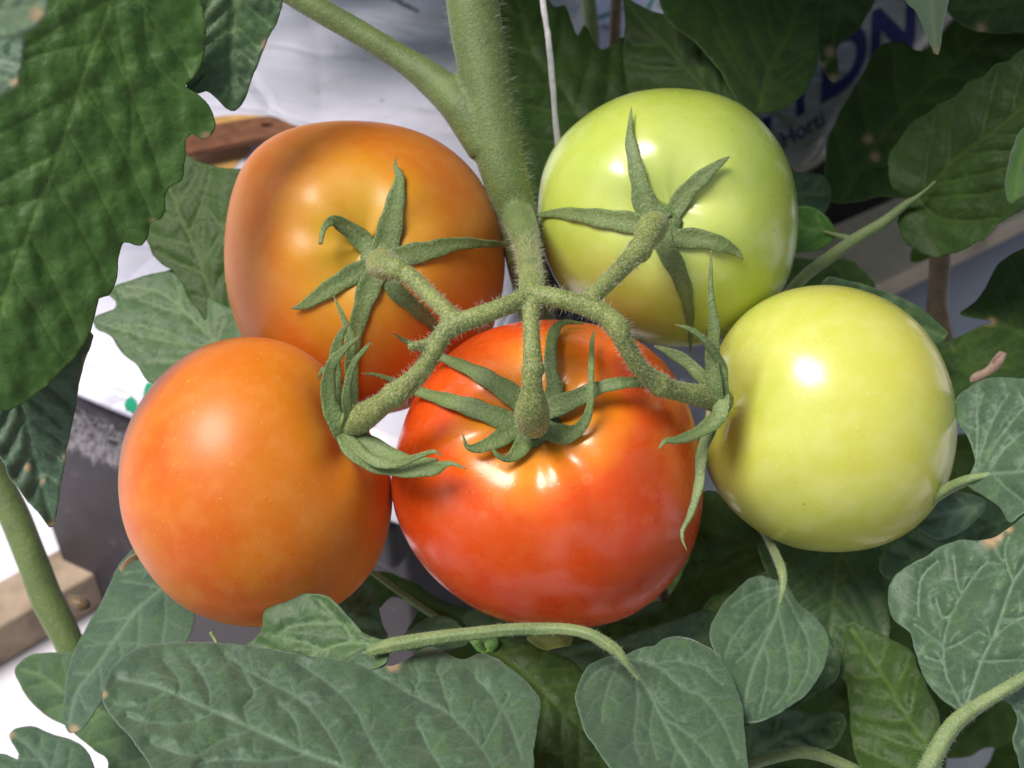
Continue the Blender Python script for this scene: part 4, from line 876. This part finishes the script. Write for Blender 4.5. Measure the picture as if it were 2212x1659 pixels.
# dim foliage of the next plants, low behind the truss on the right and below
for i in range(95):
    px = rr.uniform(1150, 2450); py = rr.uniform(-150, 1800); d = rr.uniform(.46, .62)
    if 1740 < px < 2420 and 400 < py < 830: continue
    if px < 2230 and py < 900: continue
    if px < 1620 and py < 1250: continue
    if 1480 < px < 1640 and 1200 < py < 1400: continue
    put_leaf('next', rr.randint(0, 2), W(px, py, d), camv(rr.uniform(-1, 1), rr.uniform(-1.2, .2), rr.uniform(-.2, .4)), camv(rr.uniform(-.5, .5), rr.uniform(-.1, .6), 1), rr.uniform(1.0, 1.6))
for i in range(40):
    put_leaf('next', rr.randint(0, 2), W(rr.uniform(600, 1250), rr.uniform(1480, 1900), rr.uniform(.36, .5)), camv(rr.uniform(-1, 1), rr.uniform(-1, .3), 0), camv(rr.uniform(-.5, .5), rr.uniform(-.1, .6), 1), rr.uniform(.8, 1.2))
mass_obj('next', 'foliage_behind', M['leaf_deep'])
def crowd(n, xr, yr, dr, sc):
    k = 0
    while k < n:
        x = rr.uniform(*xr); y = rr.uniform(*yr); dd = rr.uniform(*dr)
        L = .09 * sc
        px = x / dd * FP + 1106; py = 829.5 - y / dd * FP; m = L / dd * FP * .8
        if -m < px < 2212 + m and -m < py < 1659 + m: 
            k += .05; continue
        put_leaf('above', rr.randint(0, 2), CM @ Vector((x, y, -dd)), camv(rr.uniform(-1, 1), rr.uniform(-1, .5), rr.uniform(-.6, .6)), camv(rr.uniform(-.7, .4), rr.uniform(.2, 1), rr.uniform(.2, 1)), rr.uniform(.8, 1.2) * sc); k += 1
# added unseen foliage blocking light round the frame: above and behind, at the upper left, below and at the right
crowd(110, (0., .55), (.20, .62), (.42, 1.0), 1.7)
crowd(10, (-.45, 0.), (.20, .62), (.42, 1.0), 1.7)
crowd(230, (-.35, .35), (-.42, -.09), (.18, .55), 1.1)
crowd(50, (.16, .5), (-.2, .25), (.2, .6), 1.2)
LV = CR @ L_CAM  # unseen leaves added along the sun's path to shade bags and background
for n_, xr_, yr_, dr_ in ((300, (1150, 2400), (-250, 470), (.42, 1.05)), (70, (1900, 2400), (-50, 560), (.34, .42)), (5, (250, 1150), (-250, 400), (.6, 1.0))):
    for i in range(n_):
        P = W(rr.uniform(*xr_), rr.uniform(*yr_), rr.uniform(*dr_)); s_ = .05
        while s_ < 1.2:
            q = unproj(P + LV * s_)
            if q[1] < -.11 / q[2] * FP: break
            s_ += .02
        if q[2] < .22: continue
        sc_ = rr.uniform(1.3, 2.0) if q[2] > .33 else rr.uniform(.7, 1.0); dv_ = camv(rr.uniform(-1, 1), rr.uniform(-.6, .6), rr.uniform(-.5, .5))
        put_leaf('above', rr.randint(0, 2), P + LV * (s_ + rr.uniform(0, .1)) , dv_, LV + camv(rr.uniform(-.5, .5), rr.uniform(-.5, .5), 0), sc_)
mass_obj('above', 'added_shade_foliage', M['leaf_deep'])

# ------------------------------------------------------------------ background: floor, bags, tub, timber
def box_world(name, corners, mat, parent=None, bev=.003, sub=0):
    """corners: 4 base Vectors (ccw) and 4 top Vectors"""
    V = [Vector(c) for c in corners]
    F = [(0, 3, 2, 1), (4, 5, 6, 7), (0, 1, 5, 4), (1, 2, 6, 5), (2, 3, 7, 6), (3, 0, 4, 7)]
    o = mesh_obj(name, V, F, mat, parent, smooth=False)
    if bev:
        b = o.modifiers.new('bevel', 'BEVEL'); b.width = bev; b.segments = 3
    return o
fl = mesh_obj('floor', [(-15, -5, 0), (15, -5, 0), (15, 25, 0), (-15, 25, 0)], [(0, 1, 2, 3)], M['floor'], origin=Vector((0, 0, 0)), smooth=False); fl['kind'] = 'structure'

so = mesh_obj('soil', [G(1250, 620, .004), G(1700, 600, .004), G(2120, 440, .004), G(2750, 330, .004), G(2900, -500, .004), G(1250, -500, .004)], [(0, 1, 2, 3, 4, 5)], M['soil'], smooth=False); so['kind'] = 'structure'
BV = {}
def bag(key, name, corners, z, puff, thick, label, seed, nx=110, ny=110, mat=None):
    """corners: four photo pixels of the upper face, which lies about z above the floor"""
    C = [G(x, y, z) for x, y in corners]; V, F = [], []; r = np.random.RandomState(seed)
    ks = [(r.uniform(4, 26), r.uniform(4, 26), r.rand() * 6.28, r.uniform(.4, 1)) for _ in range(14)]
    for side in (1, -1):
        for j in range(ny + 1):
            for i in range(nx + 1):
                u, v = i / nx, j / ny
                p = (C[0] * (1 - u) + C[1] * u) * (1 - v) + (C[3] * (1 - u) + C[2] * u) * v
                e = (1 - abs(2 * u - 1) ** 6) * (1 - abs(2 * v - 1) ** 6); e = max(e, 0) ** .5
                w = sum(a * math.sin(kx * u + ky * v + ph) for kx, ky, ph, a in ks) / 14
                w2 = abs(math.sin(9 * u + 4 * v + 2 * w)) ** .5
                if side == 1: h = puff * e + e * (.006 * w + .002 * w2)
                else: h = -thick * e
                V.append(p + Vector((0, 0, h)))
    n = (nx + 1) * (ny + 1)
    for s in (0, 1):
        for j in range(ny):
            for i in range(nx):
                a = s * n + j * (nx + 1) + i; q = (a, a + 1, a + nx + 2, a + nx + 1)
                F.append(q if s == 0 else q[::-1])
    o = mesh_obj(name, V, F, mat or M['bag'])
    BV[key] = (BVHTree.FromPolygons([tuple(v) for v in V], F), o)
    return tag(o, label, 'bag')
def on_bag(key, x, y, lift=.0006):
    o = Vector((0, 0, CAM_H)); d = (W(x, y, 1) - o).normalized(); h = BV[key][0].ray_cast(o, d)
    return (h[0] - d * lift) if h[0] is not None else None
def print_poly(key, name, poly, mat, label=None, step=10, lift=.0006):
    out = np.array(crom_closed(poly, step)) if len(poly) > 4 else np.array([np.array(poly[i]) * (1 - t) + np.array(poly[(i + 1) % len(poly)]) * t for i in range(len(poly)) for t in np.linspace(0, 1, 6)[:-1]])
    x0, y0 = out.min(0); x1, y1 = out.max(0)
    gx, gy = np.meshgrid(np.arange(x0, x1, step), np.arange(y0, y1, step)); g = np.stack([gx.ravel(), gy.ravel()], 1) + .37; g = g[inside(out, g)]
    pts = [Vector(p) for p in out] + [Vector(p) for p in g]
    r = delaunay_2d_cdt(pts, [(i, (i + 1) % len(out)) for i in range(len(out))], [], 0, 1e-4)
    V = []; ok = []
    for p in r[0]:
        w = on_bag(key, p[0], p[1], lift); ok.append(w is not None); V.append(w if w is not None else Vector((0, 0, 0)))
    c2 = [(sum(r[0][i][0] for i in f) / len(f), sum(r[0][i][1] for i in f) / len(f)) for f in r[2]]
    F = [tuple(f)[::-1] for f, c in zip(r[2], c2) if all(ok[i] for i in f) and in1(out, c)]
    if not F: return None
    par = BV[key][1]
    used = sorted({i for f in F for i in f}); mp = {u: k for k, u in enumerate(used)}
    o = mesh_obj(name, [V[i] for i in used], [tuple(mp[i] for i in f) for f in F], mat, par)
    if label: o['label'] = label
    return o
def print_text(key, text, x, y, size, ang, mat, shear=0., sx=1.0, bold=0., spacing=1.0, squash=1.0, name='printed_word', flip=False):
    """letters laid on the bag's film: x, y = start of the baseline in the photo, size = cap height px"""
    cu = bpy.data.curves.new('t', 'FONT'); cu.body = text; cu.size = 1.0; cu.offset = bold; cu.resolution_u = 4; cu.space_character = spacing
    to = bpy.data.objects.new('t', cu); S.collection.objects.link(to)
    dg = bpy.context.evaluated_depsgraph_get(); dg.update(); me = bpy.data.meshes.new_from_object(to.evaluated_get(dg)); bpy.data.objects.remove(to)
    bm = bmesh.new(); bm.from_mesh(me); bmesh.ops.triangulate(bm, faces=bm.faces[:])
    for _ in range(2):
        long = [e for e in bm.edges if e.calc_length() > .12]
        if long: bmesh.ops.subdivide_edges(bm, edges=long, cuts=1); bmesh.ops.triangulate(bm, faces=bm.faces[:])
    ca, sa = math.cos(ang), math.sin(ang); k = size / .7; bad = []
    for v in bm.verts:
        lx = (v.co.x + v.co.y * shear) * k * sx; ly = v.co.y * k * squash
        px = x + lx * ca + ly * -sa; py = y - (lx * sa + ly * ca)
        w = on_bag(key, px, py, .0010)
        if w is None: bad.append(v)
        else: v.co = w
    bmesh.ops.delete(bm, geom=bad, context='VERTS')
    bm.verts.ensure_lookup_table()
    V = [v.co.copy() for v in bm.verts]; ix = {v: i for i, v in enumerate(bm.verts)}; F = [tuple(ix[v] for v in f.verts) for f in bm.faces]; bm.free()
    if not F: return None
    o = mesh_obj(name, V, F, mat, BV[key][1]); o['label'] = 'printed lettering on the film reading ' + text
    return o

bag('b1', 'grow_bag', [(40, 800), (1010, 1190), (1330, -220), (330, -330)], .23, .02, .03, 'white plastic grow bag with green print lying behind the orange tomatoes', 4)
print_text('b1', 'cardoplants', 838, -4, 12, math.radians(-27), M['ink_dark'], sx=.9, bold=.012)
print_poly('b1', 'printed_patch', [(318, 826), (350, 845), (352, 880), (318, 905), (300, 905), (306, 870)], M['ink_green'])
print_poly('b1', 'printed_patch', [(283, 856), (268, 874), (282, 900), (300, 916), (300, 880)], M['ink_green'])
print_poly('b1', 'printed_patch', [(455, 256), (520, 248), (585, 254), (600, 264), (520, 270), (440, 285)], M['ink_tan'], step=7)
print_poly('b1', 'printed_patch', [(400, 334), (500, 316), (540, 316), (520, 345), (495, 366), (440, 352)], M['ink_tan'], step=7)
bag('b3', 'grow_bag', [(1010, 420), (1440, 330), (1530, -420), (1060, -420)], .14, .015, .03, 'shaded white grow bag with small green print at the top, behind stem and stake', 12)
bag('b2', 'grow_bag', [(1420, 470), (1770, 345), (2330, -260), (1540, -420)], .16, .02, .03, 'cream grow bag with painted-in shade and large navy letters behind the green tomato', 9, mat=M['bag_cream_shaded'])
print_text('b2', 'Horti', 1692, 322, 36, math.radians(30), M['ink_blue'], sx=.95, shear=.25)
print_text('b2', 'I', 1716, 250, 112, math.radians(29), M['ink_blue'], sx=.8, bold=.035, shear=.6)
print_text('b2', 'DN', 1768, 220, 112, math.radians(29), M['ink_blue'], sx=1.0, bold=.035, shear=.6)
print_poly('b2', 'printed_mark', [(1628, 262), (1668, 250), (1664, 285), (1640, 290)], M['ink_blue'], step=7)
print_text('b3', 'ka', 1205, 14, 17, math.radians(8), M['ink_green'])
print_text('b3', 'rio', 1292, 68, 18, math.radians(14), M['ink_dark'])
print_text('b3', 'onl', 1420, 18, 20, math.radians(16), M['ink_dark'])
print_poly('b3', 'printed_line', [(1290, 36), (1320, 24), (1350, 14), (1350, 19), (1322, 30), (1292, 42)], M['ink_green'], step=4)
print_poly('b3', 'printed_line', [(1398, 20), (1402, 4), (1418, -12), (1426, -10), (1410, 6), (1404, 22)], M['ink_green'], step=4)
print_poly('b3', 'printed_mark', [(1238, 56), (1262, 52), (1258, 68), (1240, 70)], M['ink_green'], step=5)

# rusty flat bar with a hole, lying on the bag
def bar():
    ol = crom([(330, 336), (400, 300), (455, 276), (560, 258), (592, 257), (640, 276), (760, 310)], 6)
    lo = crom([(760, 340), (640, 300), (600, 300), (520, 312), (400, 337), (330, 350)], 6)
    poly = [np.array(p) for p in ol] + [np.array(p) for p in lo]; n = len(poly)
    hole = [np.array((577 + 14 * math.cos(a), 275 + 4.5 * math.sin(a))) for a in np.linspace(0, 2 * math.pi, 16, endpoint=False)]
    pts = [Vector(p) for p in poly] + [Vector(p) for p in hole]
    ed = [(i, (i + 1) % n) for i in range(n)] + [(n + i, n + (i + 1) % 16) for i in range(16)]
    r = delaunay_2d_cdt(pts, ed, [], 0, 1e-4); P = np.array(poly); H = np.array(hole)
    F = [f for f in r[2] if in1(P, tuple(np.mean([tuple(r[0][i]) for i in f], axis=0))) and not in1(H, tuple(np.mean([tuple(r[0][i]) for i in f], axis=0)))]
    V = [G(p[0], p[1], .262) for p in r[0]]
    o = mesh_obj('metal_strip', V, [tuple(f) for f in F], M['rust'], smooth=False)
    s = o.modifiers.new('thickness', 'SOLIDIFY'); s.thickness = .003; s.offset = 0
    return tag(o, 'rusty brown flat metal strip with a small hole lying on the white bag', 'metal strip')
bar()

# black tub under the white bag
A = G(-90, 770, .195); B = G(845, 1153, .195); dirv = (B - A).normalized(); back = Vector((-dirv.y, dirv.x, 0)).normalized()
if back.y < 0: back = -back
tubr = empty('tub', Vector((A.x, A.y, 0)), 'black plastic trough under the white grow bag, dusty along its rim', 'trough')
A0, B0 = A.copy(), B.copy(); A0.z = 0; B0.z = 0; ins = back * .012 + dirv * .008
box_world('wall', [A0 + ins, B0 + back * .012, B0 + back * .3, A0 + back * .3 + dirv * .008, A + ins, B + back * .012, B + back * .3, A + back * .3 + dirv * .008], M['tub'], tubr)
rz = Vector((0, 0, -.028))
box_world('rim', [A + rz, B + rz, B + rz + back * .31, A + rz + back * .31, A + Vector((0, 0, .004)), B + Vector((0, 0, .004)), B + back * .31 + Vector((0, 0, .004)), A + back * .31 + Vector((0, 0, .004))], M['tub'], tubr, bev=.004)
# cobweb threads and dust along the rim
V, F = [], []; rr2 = random.Random(5)
for i in range(1500):
    f = rr2.uniform(.14, .7); base = A.lerp(B, f) - back * rr2.uniform(.0005, .002) + Vector((0, 0, -rr2.random() ** .7 * .032))
    L = rr2.uniform(.002, .009); d = (dirv * rr2.uniform(-1, 1) + Vector((0, 0, rr2.uniform(-1, .3)))).normalized()
    s = d.cross(back) * rr2.uniform(.00012, .0004); e = base + d * L - back * rr2.uniform(0, .002); c = len(V)
    V += [base - s, base + s, e + s * .3, e - s * .3]; F.append((c, c + 1, c + 2, c + 3))
o = mesh_obj('cobweb', V, F, M['web'], tubr); o['kind'] = 'stuff'

def plank(name, a, b, w, h, mat, label, cat='plank'):
    a, b = Vector(a), Vector(b); t = (b - a).normalized(); s = Vector((-t.y, t.x, 0)).normalized() * w / 2; up = Vector((0, 0, h))
    o = box_world(name, [a - s, b - s, b + s, a + s, a - s + up, b - s + up, b + s + up, a + s + up], mat, None, .002)
    return tag(o, label, cat)
pa = G(-160, 1480, .0); pb = G(330, 1200, .0)
plank('timber_batten', pa, pb, .034, .03, M['wood'], 'weathered wooden batten on the white floor at the left edge')
plank('wooden_plank', G(1600, 705, .03) , G(2260, 395, .03), .08, .02, M['palewood'], 'pale wooden plank in shade behind the yellow-green tomato')
plank('wooden_plank', G(1380, 1330, .06), G(1760, 1190, .06), .03, .02, M['palewood'], 'pale wooden plank seen through the gap below the yellow-green tomato')

# stems of neighbouring plants
st = path([(-60, 940, .42, 60), (0, 1050, .42, 62), (50, 1160, .42, 64), (100, 1290, .42, 66), (150, 1390, .42, 62), (200, 1500, .425, 60), (240, 1600, .43, 60)])
lr = empty('plant_stem', st[0][0], 'thick green stem with corky node crossing the lower left over the floor', 'stem')
tubes_obj('stem', [st], M['stem'], lr, sides=20, wob=.03)
tubes_obj('node', [path([(150, 1290, .414, 10), (165, 1300, .412, 30), (180, 1305, .412, 34), (192, 1310, .414, 12)], 3)], M['brownstem'], lr, sides=14, wob=.15)
for nm, pts, mt, lab in [
    ('plant_stem', [(1262, -100, .62, 32), (1272, 0, .62, 32), (1278, 70, .62, 32), (1285, 200, .62, 32)], 'stem', 'dull green stem before the printed bag at the top, next to a brown stake'),
    ('cane', [(1336, -100, .63, 26), (1332, 0, .63, 26), (1328, 70, .63, 26), (1325, 200, .63, 26)], 'brownstem', 'dark brown stake in front of the printed bag at the top'),
    ('old_stem', [(2040, 480, .5, 40), (2032, 560, .5, 44), (2025, 640, .5, 46), (2030, 720, .5, 50), (2050, 900, .5, 50)], 'brownstem', 'brown withered stem rising to the right of the yellow-green tomato')]:
    o = tubes_obj(nm, [path(pts)], M[mt], None, sides=16, wob=.1); tag(o, lab, 'stake' if nm == 'cane' else 'stem')
V, F = [], []
for k in range(6):
    v, f = tube_data(path([(330 + k, 1165 + k * 3, .36, 4), (300, 1192 + k * 2.4, .355, 5), (276, 1208 + k * 2, .352, 4), (258 + k, 1228 + k * 1.5, .35, 2)], 6), 6); o_ = len(V); V += v; F += [tuple(i + o_ for i in q) for q in f]
o = mesh_obj('dry_stub', V, F, M['straw']); tag(o, 'frayed dry straw-coloured stub beside the left orange tomato', 'dry stalk')
st = path([(470, 1400, .30, 10), (466, 1385, .30, 8), (458, 1372, .301, 7), (456, 1366, .301, 10)], 4)
o = tubes_obj('leaf_stub', [st], M['petiole'], None, sides=10); tag(o, 'tiny broken stalk standing behind the top edge of the largest bottom leaf', 'stalk')
